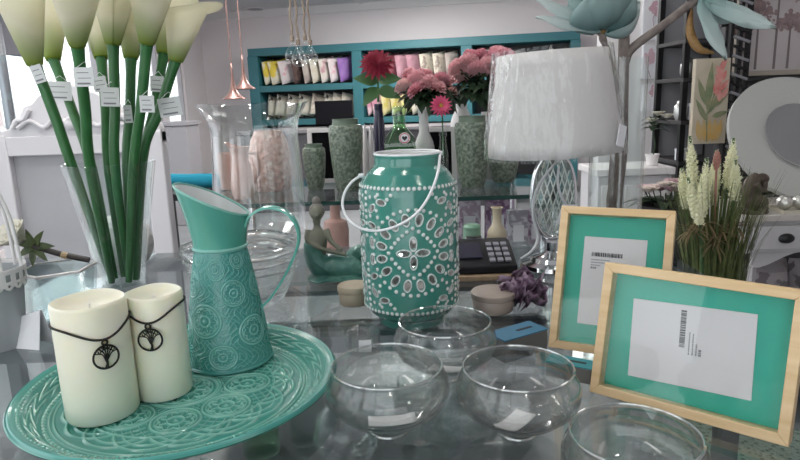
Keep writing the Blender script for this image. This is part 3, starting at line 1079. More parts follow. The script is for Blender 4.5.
fm.lathe(prof, 432, fn=ribs, closed=True)
o = fm.build('frame', mat('pewter_white', (.46, .47, .45), .5, metal=.15, bump=('noise', 70, .3)), t, angle=60)
o.rotation_euler = (PI / 2, 0, 0)
o.rotation_euler = (-PI / 2, 0, 0)
o.scale = (1, 1, -1)
mm = MB()
mm.lathe([(.0005, 0), (ri + .004, 0), (ri + .004, .006), (.0005, .006)], 64)
o = mm.build('mirror_glass', mat('mirror', (.78, .80, .80), .03, metal=1.), t)
o.rotation_euler = (-PI / 2, 0, 0)
o.location = (0, -.012, 0)
MB().lathe([(.0005, 0), (R_ - .01, 0), (R_ - .01, .004), (.0005, .004)], 64).build('backing', M['dark'], t).matrix_basis = Matrix.Translation((0, .005, 0)) @ Matrix.Rotation(-PI / 2, 4, 'X')
MB().tube([(0, .01, R_ * .3), (0, R_ * .84 * .95, -R_ * .84 * .62)], .008, 8).build('strut', M['dark'], t)
# statue on the dresser: a bent-over seated figure
p = at(751, 207, dc.y - .115)
brown = mat('bronze_brown', (.05, .034, .027), .55, col2=(.075, .05, .038), nscale=20)
t = thing('figurine', 'dark brown statuette of a bowed seated figure on the dresser', 'statue', (p.x, dc.y - .115, dz))
MB().lathe([(.055, 0), (.056, .006), (.05, .010), (.0005, .010)], 24, cap0=True).build('base', brown, t)
sc_ = 1.0
b = MB()
b.ball((0.004, 0, .042), .036, 16, 10, (1.05, .9, .95))
b.tube(spline([(-.004, 0, .03), (-.014, 0, .07), (-.006, 0, .105), (.018, 0, .122)], 14), [.03, .031, .031, .030, .029, .028, .027, .026, .024, .022, .020, .018, .016][:13] + [.016] * 10 if False else .024, 14)
b.ball((.030, 0, .118), .022, 14, 10, (1.15, .9, .9))
for s_ in (-1, 1):
    b.tube(spline([(.0, s_ * .026, .105), (.02, s_ * .032, .08), (.034, s_ * .016, .095), (.038, s_ * .01, .104)], 14), .009, 8)
    b.tube(spline([(0, s_ * .02, .03), (.03, s_ * .024, .05), (.036, s_ * .022, .02), (.040, s_ * .02, .012)], 14), .012, 8)
b = b.build('body', brown, t)
md = b.modifiers.new('merge', 'REMESH')
md.mode = 'VOXEL'
md.voxel_size = .0035
md.use_smooth_shade = True
# silver balls on a tray
p = at(790, 207, dc.y - .115)
t = thing('tray', 'small cream square tray holding two silver balls on the dresser', 'tray', (p.x + .012, dc.y - .115, dz + .0005))
mb = MB()
mb.span((-.065, -.055, 0), (.065, .055, .004))
for q in (((-.07, -.06), (.07, -.055)), ((-.07, .055), (.07, .06)), ((-.07, -.055), (-.065, .055)), ((.065, -.055), (.07, .055))):
    mb.span((*q[0], 0), (*q[1], .012))
mb.build('body', mat('cream_tray', (.55, .52, .42), .4), t)
for k in (0, 1):
    o = MB().ball((0, 0, 0), .026, 28, 18).build('silver_ball', mat('silver_leaf_%d' % k, (.66, .66, .62), .32, metal=.8, bump=('voronoi', 120, .3)))
    o.location = (p.x - .022 + k * .056, dc.y - .115, dz + .0312)
    tag(o, ['crackled silver ball on the tray nearer the statue', 'crackled silver ball on the tray farther from the statue'][k], 'ball', 'silver balls on the tray')
# ------------------------------------------------------------------ cream hyacinth spikes in grass, on a plinth
pp = at(712, 285, 1.75)
t = thing('plant_plinth', 'low white plinth under the grass planter behind the picture frames', 'plinth', (pp.x, 1.75, 0))
MB().span((-.14, -.14, .03), (.14, .14, .50)).build('body', M['white_paint'], t, bevel=.004)
MB().span((-.15, -.15, 0), (.15, .15, .029)).build('base', M['dark'], t)
t = thing('hyacinth_planter', 'planter of tall grass with cream flower spikes behind the picture frames', 'plant', (pp.x, 1.75, .501))
MB().lathe([(.07, 0), (.10, .10), (.105, .105), (.098, .104), (.09, .08), (.0005, .08)], 28, cap0=True).build('pot', mat('pot_grey', (.3, .3, .3), .6), t)
gr = MB()
rr = random.Random(3)
ztip = at(712, 205, 1.75).z - .501
for k in range(420):
    a_ = rr.random() * 2 * PI
    r_ = .085 * rr.random() ** .5
    L = ztip * rr.uniform(.75, 1.12)
    lean = rr.uniform(.0, .075) + r_ * .4
    b0 = Vector((r_ * math.cos(a_), r_ * math.sin(a_), .07))
    dr = Vector((math.cos(a_), math.sin(a_), 0))
    sd = Vector((-dr.y, dr.x, 0)) * .0032
    pts = [b0 + Vector((0, 0, L * q)) + dr * lean * q * q for q in (0, .35, .7, 1)]
    gr.sheet([[p_ - sd * (1 - .9 * i / 3), p_ + sd * (1 - .9 * i / 3)] for i, p_ in enumerate(pts)])
gr.build('grass', mat('grass_green', (.06, .085, .022), .6, col2=(.12, .15, .045), nscale=40), t)
# reddish brown seed tufts in the grass
tf = MB()
for (px, py) in ((705, 222), (722, 232), (735, 226), (692, 230), (714, 243)):
    q = at(px, py, 1.66) - Vector((pp.x, 1.75, .501))
    for k in range(26):
        a_ = rr.random() * 2 * PI
        e = rr.uniform(-.7, .9)
        leaf(tf, q, (math.cos(a_) * math.cos(e), math.sin(a_) * math.cos(e), math.sin(e)), (0, 0, 1), .055, .006, .5, 3)
tf.build('seed_tuft', mat('tuft_brown', (.13, .12, .045), .7, col2=(.20, .13, .07), nscale=60), t)
spm = mat('spike_cream', (.93, .92, .72), .6, trans=.15, col2=(.84, .86, .58), nscale=80)
for i, (x0, y0, x1, y1, dd_) in enumerate(((690, 136, 694, 196, 0), (707, 158, 702, 216, -.06), (717, 150, 713, 205, .02), (734, 138, 727, 188, .03), (736, 160, 734, 200, -.05), (682, 168, 686, 208, .02), (688, 178, 700, 224, -.09))):
    a_, b_ = at(x0, y0, 1.72 + dd_) - Vector((pp.x, 1.75, .501)), at(x1, y1, 1.72 + dd_) - Vector((pp.x, 1.75, .501))
    ax = (b_ - a_)
    mb = MB()
    n = 130
    for k in range(n):
        q = (k + rr.random()) / n
        c_ = a_ + ax * q
        an = k * 2.4
        R2 = (.004 + .0092 * min(1, q * 2.6)) * (1 if q < .9 else .8)
        o_ = Vector((math.cos(an), math.sin(an), -.15))
        c2 = c_ + o_ * R2 * rr.uniform(.4, .9)
        for j in range(5):
            a5 = j * 2 * PI / 5 + k
            u5 = o_.normalized()
            s5 = u5.orthogonal().normalized()
            v5 = u5.cross(s5)
            dr5 = (s5 * math.cos(a5) + v5 * math.sin(a5)) + u5 * rr.uniform(.2, .9)
            leaf(mb, c2, dr5, u5, R2 * rr.uniform(.55, .85), R2 * .36, -.1, 2)
    mb.tube([a_, a_ + ax * .25, b_], [.002, R2 * .55, R2 * .6], 8)
    mb.build('flower_spike', spm, t)
    st = MB().tube([a_, b_, (b_.x * .5, b_.y * .5, .07)], .004, 6)
    st.build('stem', M['leaf'], t)
q = at(717, 158, 1.66) - Vector((pp.x, 1.75, .501))
mb = MB()
for k in range(34):
    an = k * 2.4
    rk = .007 * math.sin(PI * (k + 3) / 40)
    mb.ball(q + Vector((math.cos(an) * rk, math.sin(an) * rk, -.03 + .0014 * k)), .0042, 6, 4)
mb.tube([q, (0, 0, .07)], .003, 6)
mb.build('rosy_spike', mat('spike_rose', (.42, .20, .16), .7), t)
# ================================================================== glass tables and the glass shelf stand
def glass_table(label, x0, x1, y0, y1):
    t = thing('glass_table', label, 'table', ((x0 + x1) / 2, (y0 + y1) / 2, 0), 0, 'glass display tables')
    hx, hy = (x1 - x0) / 2, (y1 - y0) / 2
    MB().span((-hx, -hy, TZ - .008), (hx, hy, TZ)).build('glass_top', M['table_glass'], t)
    fr = MB()
    for q in (((-hx + .01, -hy + .01), (hx - .01, -hy + .03)), ((-hx + .01, hy - .03), (hx - .01, hy - .01)), ((-hx + .01, -hy + .03), (-hx + .03, hy - .03)), ((hx - .03, -hy + .03), (hx - .01, hy - .03))):
        fr.span((*q[0], TZ - .03), (*q[1], TZ - .0085))
    fr.build('frame', M['steel'], t)
    for sx in (-1, 1):
        for sy in (-1, 1):
            MB().span((sx * (hx - .01), sy * (hy - .01), 0), (sx * (hx - .035), sy * (hy - .035), TZ - .0305)).build('leg', M['steel'], t)
    MB().span((-hx + .036, -hy + .015, .60), (hx - .036, hy - .015, .612)).build('lower_shelf', mat('shelf_grey', (.20, .205, .215), .3, col2=(.26, .265, .275), nscale=5), t)
    return t


NX0, NX1 = -.80, .47
glass_table('glass display table holding the teal platter, clear bowls and photo frames', NX0, .66, .16, .765)
glass_table('glass display table behind the platter, carrying the lamp and flower vases', NX0, NX1, .768, 1.19)
SX0, SX1, SY0, SY1, SZ = -.40, .315, 1.225, 1.60, .987
t = thing('glass_shelf', 'raised glass shelf stand holding the green and pink vases', 'shelf', ((SX0 + SX1) / 2, (SY0 + SY1) / 2, 0))
hx, hy = (SX1 - SX0) / 2, (SY1 - SY0) / 2
MB().span((-hx, -hy, SZ - .009), (hx, hy, SZ)).build('glass_top', M['table_glass'], t)
MB().span((-hx, -hy - .001, SZ - .0085), (hx, -hy - .0002, SZ - .0005)).build('front_edge', M['glass_edge'], t)
MB().span((-hx, -hy, .79), (hx, hy, .80)).build('lower_shelf', mat('shelf_dark', (.10, .10, .11), .4), t)
for sx in (-1, 1):
    for sy in (-1, 1):
        MB().tube([(sx * (hx - .02), sy * (hy - .02), 0), (sx * (hx - .02), sy * (hy - .02), SZ - .0095)], .009, 10).build('post', M['chrome'], t)

# ------------------------------------------------------------------ sage green embossed vases on the shelf
sage = mat('sage_ceramic', (.10, .135, .10), .35, col2=(.28, .33, .26), nscale=150, bump=('noise', 130, 1.), sharp=(.40, .62))


def vase_on_shelf(px0, px1, ytop, d, prof, m, label, name='vase', cat='vase', group=None, z=None):
    """prof: (fraction of half width, fraction of height)"""
    c = at((px0 + px1) / 2, 180, d)
    r = (px1 - px0) / 2 * d / FOC
    zb_ = SZ if z is None else z
    h = at((px0 + px1) / 2, ytop, d).z - zb_
    t = thing(name, label, cat, (c.x, d, zb_ + .0005), 0, group)
    return t, r, h


def sage_vase(px0, px1, ytop, d, label):
    t, r, h = vase_on_shelf(px0, px1, ytop, d, None, sage, label, group='sage green embossed vases')
    pr = [(.62, 0), (.66, .015), (.76, .12), (.88, .35), (.97, .62), (1.0, .80), (.97, .885), (.90, .915)]
    MB().lathe([(a * r, b * h) for a, b in pr], 48, cap0=True).build('body', sage, t)
    pr = [(.90, .915), (.76, .925), (.74, .97), (.76, 1.0), (.70, 1.0), (.68, .95), (.66, .5), (.01, .12)]
    MB().lathe([(a * r, b * h) for a, b in pr], 48).build('neck', mat('sage_plain_%d' % int(px0), (.15, .20, .15), .35), t)


sage_vase(331, 365, 119, 1.36, 'tall sage green embossed vase by the dark bottle, left of the teal lantern top')
sage_vase(304, 327, 144, 1.40, 'short sage green embossed vase beside the hurricane glass')
sage_vase(455, 490, 116, 1.36, 'tall sage green embossed vase under the pink carnation bunch')
sage_vase(488, 519, 148, 1.42, 'sage green embossed vase partly under the lampshade')
# pink ceramics seen through the hurricane glass
pinkm = mat('pink_ceramic', (.70, .40, .34), .35, col2=(.76, .50, .44), nscale=22)
pinkr = mat('pink_relief', (.64, .36, .31), .4, col2=(.80, .60, .54), nscale=95, bump=('voronoi', 80, 1.))
t, r, h = vase_on_shelf(250, 293, 131, 1.42, None, None, 'pink ceramic vase with raised pattern seen through the hurricane glass')
MB().lathe([(r * a, h * b) for a, b in ((.85, 0), (.93, .05), (1, .3), (.96, .6), (.82, .85), (.66, .96), (.64, 1), (.58, 1), (.58, .9), (.7, .5), (.01, .1))], 40, cap0=True).build('body', pinkr, t)
t, r, h = vase_on_shelf(230, 255, 147, 1.30, None, None, 'small pink ceramic pitcher with flared spout in front of the pink vase', 'jug', 'pitcher')


def spoutfn(a, r_, z_):
    k = max(0, math.cos(a - PI)) ** 3 * max(0, z_ / h - .7) * 3
    return r_ * (1 + .7 * k), z_ + .012 * k


MB().lathe([(r * a, h * b) for a, b in ((.75, 0), (.9, .1), (.95, .3), (.75, .62), (.55, .8), (.62, .92), (.72, 1), (.66, 1), (.5, .8), (.6, .4), (.01, .1))], 36, cap0=True, fn=spoutfn).build('body', pinkm, t)
MB().tube(spline([(r * .6, 0, h * .88), (r * 1.25, 0, h * .85), (r * 1.35, 0, h * .55), (r * .88, 0, h * .3)], 20), .004, 8).build('handle', pinkm, t)
t, r, h = vase_on_shelf(219, 238, 153, 1.46, None, None, 'plain pink ceramic beaker behind the pink pitcher')
MB().lathe([(r * a, h * b) for a, b in ((.8, 0), (.92, .5), (1, 1), (.92, 1), (.85, .5), (.01, .08))], 32, cap0=True).build('body', pinkm, t)
# low pink pots on the lower level, seen through the hurricane and by the figurine
for i, (px, py, d_, r_, h_) in enumerate(((322, 0, 1.34, .026, .10), (262, 0, 1.36, .05, .07))):
    c = at(px, 230, d_)
    t = thing('pink_bottle' if i == 0 else 'pink_bowl', ['lidded pink ceramic bottle behind the mermaid figurine', 'wide pink ceramic bowl on the lower level behind the hurricane glass'][i], 'jar' if i == 0 else 'bowl', (at(336, 230, d_).x if i == 0 else c.x, d_, .8005))
    if i == 0:
        MB().lathe([(r_ * .9, 0), (r_, .01), (r_ * 1.05, .07), (r_ * 1.1, .105), (r_ * 1.0, .115)], 32, cap0=True, cap1=True).build('body', pinkm, t)
        MB().lathe([(r_ * 1.02, .1155), (r_ * .95, .124), (r_ * .45, .13), (r_ * .4, .165), (r_ * .46, .168), (.0005, .170)], 28, cap0=True).build('lid', pinkm, t)
    else:
        MB().lathe([(r_ * .5, 0), (r_ * .8, .02), (r_, .08), (r_ * .95, .08), (r_ * .75, .025), (.0005, .012)], 36, cap0=True).build('body', pinkm, t)

# ------------------------------------------------------------------ frames, bottles and flowers on the shelf
def photo_stand(px0, px1, y0, y1, d, label, pic=True):
    a, b = at(px0, y1, d), at(px1, y0, d)
    w_, h_ = (b.x - a.x), b.z - SZ
    t = thing('picture_frame', label, 'picture frame', ((a.x + b.x) / 2, d, SZ + .001), rot=(-.12, 0, 0), group=None)
    fr = MB()
    e = .011
    for q in (((-w_ / 2, 0), (w_ / 2, e)), ((-w_ / 2, h_ - e), (w_ / 2, h_)), ((-w_ / 2, e), (-w_ / 2 + e, h_ - e)), ((w_ / 2 - e, e), (w_ / 2, h_ - e))):
        fr.span((q[0][0], -.008, q[0][1]), (q[1][0], .008, q[1][1]))
    fr.build('frame', M['white_paint'], t, bevel=.001)
    MB().span((-w_ / 2 + e, -.002, e), (w_ / 2 - e, .006, h_ - e)).build('picture', M['black_print'], t)
    MB().span((-.012, .0085, 0), (.012, .012, h_ * .8)).build('prop', M['dark'], t).rotation_euler = (-.0, 0, 0)


photo_stand(421, 456, 127, 188, 1.47, 'black picture in a white frame on the glass shelf behind the gerbera')
photo_stand(310, 336, 128, 188, 1.50, 'black picture in a white frame behind the short sage vase')
# green tinted jar with heart emblem
c = at(400, 150, 1.33)
t = thing('heart_jar', 'square green tinted glass jar with round heart emblem behind the lantern rim', 'jar', (c.x, 1.33, SZ + .0005))
jw = 17 * 1.33 / FOC
jh = at(400, 116, 1.33).z - SZ
mb = MB()
sq = lambda a, r_, z_: (r_ / max(abs(math.cos(a)), abs(math.sin(a))) * .9 if z_ < jh * .72 else r_ * (1 + (1 / max(abs(math.cos(a)), abs(math.sin(a))) * .9 - 1) * max(0, 1 - (z_ / jh - .72) * 6)), z_)
mb.lathe([(jw * .9, 0), (jw, .006), (jw, jh * .6), (jw * .95, jh * .72), (jw * .5, jh * .84), (jw * .36, jh * .88), (jw * .36, jh), (jw * .3, jh), (jw * .3, jh * .86), (jw * .9, jh * .6), (jw * .92, .012), (.0005, .01)], 40, cap0=True, fn=sq)
mb.build('body', glass('green_glass', (.62, .80, .62), .02, .06, 3), t)
MB().lathe([(jw * .4, jh + .0005), (jw * .42, jh + .014), (jw * .3, jh + .02), (.0005, jh + .02)], 24, cap0=True).build('stopper', glass('green_stopper', (.7, .85, .7), .02, .08, 3), t)
em = at(407, 125, 1.30)
ez_ = min(em.z - SZ, jh * .55)
dsk = MB()
dsk.lathe([(.0005, 0), (.010, 0), (.0115, -.0012), (.0005, -.0015)], 28)
e1 = dsk.build('emblem', M['paper'], t)
e1.matrix_basis = Matrix.Translation((.010, -jw * 1.03, jh * .72)) @ Matrix.Rotation(-PI / 2, 4, 'X')
hp = []
for k in range(32):
    u = 2 * PI * k / 32
    hp.append(Vector((16 * math.sin(u) ** 3 / 16 * .0055, 0, (13 * math.cos(u) - 5 * math.cos(2 * u) - 2 * math.cos(3 * u) - math.cos(4 * u)) / 16 * .0055)))
h_ = MB().prism(hp, (0, -1, 0), .0008).build('heart', M['ink'], t)
h_.location = (.010, -jw * 1.03 - .0016, jh * .72)
ringp = [(.0095 * math.cos(2 * PI * k / 32), 0, .0095 * math.sin(2 * PI * k / 32)) for k in range(32)]
h_ = MB().tube(ringp, .0009, 6, closed=True).build('emblem_ring', mat('emblem_red', (.6, .1, .12), .5), t)
h_.location = (.010, -jw * 1.03 - .0012, jh * .72)


def bottle(px, w_px, ytop, d, m, label, name='bottle', neck=.3, sh=.55, z=SZ, group=None):
    c = at(px, 150, d)
    r = w_px / 2 * d / FOC
    h = at(px, ytop, d).z - z
    t = thing(name, label, 'bottle', (c.x, d, z + .0005), 0, group)
    MB().lathe([(r * .9, 0), (r, .006), (r, h * sh), (r * .85, h * (sh + .08)), (r * neck * 1.1, h * (sh + .2)), (r * neck, h * .9), (r * neck * 1.25, h * .93), (r * neck * 1.25, h), (r * neck * .8, h), (r * neck * .8, h * .8), (r * .8, h * .4), (.0005, .02)], 32, cap0=True).build('body', m, t)
    return t, h


bottle(424.5, 20, 109, 1.42, M['white_paint'], 'white bottle vase holding the peach carnations', 'white_bottle', .45, .5)
bottle(380, 11, 104, 1.45, mat('ink_blue', (.025, .02, .05), .25), 'slim dark blue bottle holding the red dahlia', 'dark_bottle', .6, .75)
bottle(443, 10, 132, 1.385, M['glass'], 'little clear bottle holding the pink gerbera', 'clear_bottle', .6, .6)
bottle(487, 18, 112, 1.47, M['white_paint'], 'white bottle vase holding the pink carnation bunch behind the sage vase', 'white_bottle', .5, .55)
bottle(462, 22, 104, 1.53, M['white_paint'], 'white bottle behind the tall sage vase under the pink blooms', 'white_bottle', .4, .75)
for px, lab in ((371.5, 'white cone ornament just beside the tall sage vase'), (365.5, 'white cone ornament hidden partly by the tall sage vase')):
    c = at(px, 150, 1.5)
    t = thing('cone_ornament', lab, 'ornament', (c.x, 1.5, SZ + .0005), 0, 'white cone ornaments')
    hh_ = at(px, 124, 1.5).z - SZ
    MB().lathe([(.006, 0), (.0075, .02), (.0075, hh_ * .6), (.004, hh_ * .9), (.0005, hh_)], 16, cap0=True).build('body', M['white_paint'], t)

pinks = [mat('carnation_%d' % i, c, .65, trans=.2) for i, c in enumerate(((.84, .46, .50), (.88, .58, .56), (.78, .38, .44), (.86, .52, .54)))]


def carnation(r, seed):
    mb = MB()
    rr = random.Random(seed)
    for layer in range(5):
        el = [.15, .45, .75, 1.05, 1.3][layer]
        n = [7, 9, 9, 7, 4][layer]
        for k in range(n):
            a = 2 * PI * k / n + layer * .5 + rr.uniform(-.15, .15)
            dr = Vector((math.cos(a) * math.cos(el), math.sin(a) * math.cos(el), math.sin(el)))
            sd = Vector((-math.sin(a), math.cos(a), 0))
            nn = sd.cross(dr)
            L = r * rr.uniform(.85, 1.05)
            rows_ = []
            for i in range(4):
                q = i / 3
                ww = r * (.12 + .42 * q)
                row = []
                for j in range(7):
                    s_ = j / 6 * 2 - 1
                    ruf = (.09 * r * (1 if j % 2 else -1)) * (q ** 3)
                    row.append(dr * L * q * (1 - .12 * s_ * s_) + sd * ww * s_ + nn * (ruf + r * .12 * q * q))
                rows_.append(row)
            mb.sheet(rows_)
    return mb


def bouquet(name, label, blooms, d, foot, lab_stem='stem', leafy=True, r_px=11, group=None):
    base = Vector((foot[0], foot[1], foot[2]))
    t = thing(name, label, 'flowers', base, 0, group)
    st, lf = MB(), MB()
    rr = random.Random(len(blooms) * 7 + int(blooms[0][0]))
    for i, (px, py, dd_) in enumerate(blooms):
        p = at(px, py, d + dd_) - base
        o = carnation(r_px * d / FOC, i + int(px)).build('bloom', pinks[(i * 3 + int(px)) % 4], t)
        o.location = p - Vector((0, 0, .004))
        tilt = (p - Vector((0, 0, .05))).normalized()
        o.rotation_euler = (rr.uniform(.2, .7), rr.uniform(-.4, .4), rr.uniform(0, 6))
        st.tube(spline([(p.x * .05, p.y * .05, 0), (p.x * .4, p.y * .4, p.z * .55), p], 10), .0018, 5)
        if leafy:
            for k in range(9):
                a_ = rr.uniform(0, 2 * PI)
                q = Vector((p.x * .7, p.y * .7, p.z * rr.uniform(.35, .9)))
                leaf(lf, q, (math.cos(a_), math.sin(a_), rr.uniform(-.5, .5)), (0, 0, 1), rr.uniform(.03, .055), .02, .4, 4)
    st.build('stems', M['leaf_deep'], t)
    if leafy:
        lf.build('leaves', M['leaf_deep'], t)
    return t


def top_of(name):
    o = [q for q in bpy.data.objects if q.name.split('.')[0] == name and q.parent is None]
    return o


wb = [o for o in bpy.data.objects if o.name.split('.')[0] == 'white_bottle' and o.parent is None]


def mouth(o, inside=.004):
    b = [c for c in o.children if c.name.startswith('body')][0]
    return Vector((o.location.x, o.location.y, o.location.z + max(v.co.z for v in b.data.vertices) + inside))


bouquet('carnation_bunch', 'bunch of peach pink carnations in the white bottle vase', [(405, 87, -.01), (417, 79, -.02), (429, 83, -.03), (441, 80, 0), (424, 76, .02), (436, 88, -.03), (449, 84, .02), (411, 76, .03), (418, 90, -.035)], 1.40, mouth(wb[0]), r_px=10)
bouquet('carnation_bunch', 'bunch of deeper pink carnations beside the lampshade', [(459, 68, -.01), (468, 63, -.02), (480, 58, 0), (493, 60, -.02), (506, 58, .01), (488, 66, -.03), (472, 58, .02), (500, 68, -.01), (463, 76, .01), (497, 55, .03), (478, 70, -.03)], 1.46, mouth(wb[1]), r_px=11)
t0 = bouquet('pink_sprig', 'single small pink carnation leaning below the deeper pink bunch', [(449, 93, 0)], 1.50, mouth(wb[2]), r_px=9, leafy=True)


def ray_flower(r, layers, n, col_w, seed=0, pointy=.5):
    mb = MB()
    rr = random.Random(seed)
    for L in range(layers):
        el = .12 + 1.1 * L / max(1, layers)
        rr_ = r * (1 - .13 * L)
        for k in range(n - L):
            a = 2 * PI * k / (n - L) + L * .2
            dr = Vector((math.cos(a) * math.cos(el), math.sin(a) * math.cos(el), math.sin(el)))
            leaf(mb, (0, 0, r * .03 * L), dr, (-math.cos(a) * math.sin(el), -math.sin(a) * math.sin(el), math.cos(el)), rr_, col_w, .12, 4)
    return mb


db = [o for o in bpy.data.objects if o.name == 'dark_bottle'][0]
base = mouth(db)
p = at(377, 65, 1.42) - base
t = thing('red_dahlia', 'crimson dahlia with green leaves in the slim dark blue bottle', 'flower', base)
o = ray_flower(.042, 5, 16, .013, 2).build('bloom', mat('dahlia_red', (.27, .015, .04), .6, trans=.15), t)
o.location = p
o.rotation_euler = (1.0, -.1, 0)
MB().tube(spline([(0, 0, 0), (p.x * .4, .006, p.z * .5), p + Vector((0, .008, 0))], 12), .0028, 6).build('stem', M['green_stem'], t)
lf = MB()
for (dx, dz, z_) in ((-1, .3, .055), (.9, .1, .06), (-.5, -.5, .04), (1, -.3, .035), (.4, .6, .07)):
    leaf(lf, (p.x * .7, -.002, z_ * p.z / .1), (dx, -.5, dz), (0, -1, .4), .055, .03, .3, 6)
lf.build('leaves', mat('leaf_mid', (.06, .15, .05), .5), t)
cb = [o for o in bpy.data.objects if o.name == 'clear_bottle'][0]
base = mouth(cb)
p = at(441, 106, 1.33) - base
t = thing('pink_gerbera', 'bright pink gerbera with yellow eye standing before the black picture', 'flower', base)
o = ray_flower(.025, 2, 16, .0075, 5).build('bloom', mat('gerbera_pink', (.66, .09, .20), .6, trans=.2), t)
o.location = p
o.rotation_euler = (1.25, 0, 0)
o2 = MB().ball((0, 0, .003), .0055, 14, 8, (1, 1, .5)).build('flower_eye', mat('eye_yellow', (.62, .38, .08), .7, bump=('voronoi', 400, 1)), t)
o2.location = p
o2.rotation_euler = (1.25, 0, 0)
MB().tube(spline([(0, 0, -.06), (0, .002, p.z * .5), p + Vector((0, .003, 0))], 12), .0014, 6).build('stem', M['green_stem'], t)

# ------------------------------------------------------------------ under the shelf: cream vase, mint jar, lilac bags
lil = [mat('lilac_lace_%d' % i, a, .7, col2=b, nscale=70, sharp=(.46, .54)) for i, (a, b) in enumerate((((.30, .20, .30), (.62, .56, .64)), ((.46, .36, .46), (.70, .66, .72)), ((.22, .12, .22), (.52, .40, .52)), ((.36, .34, .40), (.66, .66, .70))))]
for i, (px, w_, h_, d_) in enumerate(((452, .05, .11, 1.40), (470, .05, .145, 1.44), (497, .055, .15, 1.42), (517, .045, .13, 1.37), (534, .045, .12, 1.42))):
    c = at(px, 220, d_)
    t = thing('gift_bag', ['lilac lace print gift bag behind the teal lantern edge', 'lilac lace print gift bag behind the mint jar', 'lilac lace print gift bag behind the cream vase', 'lilac lace print gift bag between the cream vase and lamp', 'lilac lace print gift bag behind the lamp foot'][i], 'bag', (c.x, d_, .8005), .1 * (i - 2), 'lilac gift bags under the glass shelf')
    mb = MB()
    hw_, hd = w_ / 2, .016
    mb.add([(-hw_, -hd, 0), (hw_, -hd, 0), (hw_, hd, 0), (-hw_, hd, 0), (-hw_, -hd * .7, h_), (hw_, -hd * .7, h_), (hw_, hd * .7, h_), (-hw_, hd * .7, h_)], [(0, 3, 2, 1), (0, 1, 5, 4), (1, 2, 6, 5), (2, 3, 7, 6), (3, 0, 4, 7), (4, 5, 6, 7)])
    mb.build('body', lil[i % 4], t, bevel=.001)
    MB().span((-hw_ * .6, -hd - .0008, h_ * .45), (hw_ * .5, -hd - .0003, h_ * .75)).build('label_panel', M['paper'], t)
c = onz(497, 249, TZ)
t = thing('cream_vase', 'small cream bottle-shaped vase on the glass table below the shelf edge', 'vase', (c.x, c.y, TZ + .0005))
k = 1.12 / FOC
hz = at(497, 208, c.y).z - TZ
cm = mat('cream_ceramic', (.62, .54, .40), .35)
MB().lathe([(6.5 * k, 0), (8.5 * k, hz * .08), (10.3 * k, hz * .3), (9.5 * k, hz * .45), (5.0 * k, hz * .6), (4.2 * k, hz * .72), (4.6 * k, hz * .93), (6.2 * k, hz), (5.4 * k, hz), (3.6 * k, hz * .9), (3.2 * k, hz * .6), (.0005, hz * .3)], 36, cap0=True).build('body', cm, t)
MB().lathe([(6.5 * k, hz * 1.0), (6.6 * k, hz * 1.012), (4.5 * k, hz * 1.015), (5.3 * k, hz * .99)], 36, closed=True).build('rim', cm, t)
c = onz(472, 250, TZ)
t = thing('mint_jar', 'mint green lidded jar between the teal lantern and the cream vase', 'jar', (c.x, c.y, TZ + .0005))
mint = mat('mint_ceramic', (.22, .40, .29), .35)
hz = at(472, 224, c.y).z - TZ
MB().lathe([(8 * k, 0), (9.3 * k, hz * .1), (9.3 * k, hz * .7), (8.4 * k, hz * .78)], 28, cap0=True, cap1=True).build('body', mint, t)
MB().lathe([(9.0 * k, hz * .785), (9.0 * k, hz * .9), (7 * k, hz * .98), (.0005, hz)], 28, cap0=True).build('lid', mint, t)
# black card terminal on a wooden board
xa, xb = at(452, 262, 1.0).x, at(514, 262, 1.0).x
bd = thing('wooden_board', 'thin wooden board under the black card terminal', 'board', ((xa + xb) / 2, .99, TZ + .0005))
bwid = (xb - xa) / 2
MB().span((-bwid, -.065, 0), (bwid, .06, .008)).build('body', mat('board_tan', (.34, .24, .15), .5, col2=(.42, .31, .20), nscale=8, stretch=(14, 1, 1)), bd, bevel=.001)
t = thing('card_terminal', 'black card terminal with grey keys on the wooden board', 'terminal', ((xa + xb) / 2 - .002, .99, TZ + .009))
out_ = [Vector((0, -.055, 0)), Vector((0, .05, 0)), Vector((0, .05, .034)), Vector((0, .022, .036)), Vector((0, -.055, .012))]
MB().prism([v + Vector((-bwid * .92, 0, 0)) for v in out_], (1, 0, 0), bwid * 1.84).build('body', M['black_plastic'], t, bevel=.002)
rotk = Matrix.Rotation(math.atan2(.024, .077), 3, 'X')
sc_ = MB().box((-bwid * .45, -.012, .0277), (bwid * .75, .045, .002), rotk)
sc_.build('screen', mat('screen_dark', (.03, .03, .05), .1), t)
for r_ in range(4):
    for c_ in range(3):
        MB().box((bwid * (.2 + .24 * c_), -.04 + .0155 * r_, .0187 + .0155 * .31 * r_), (bwid * .17, .009, .003), rotk).build('key', mat('key_grey', (.30, .30, .34), .4) if (r_ + c_) == 0 else bpy.data.materials['key_grey'], t)
MB().box((-bwid * .2, .036, .0385), (bwid * .5, .012, .004)).build('card_slot', M['chrome'], t)
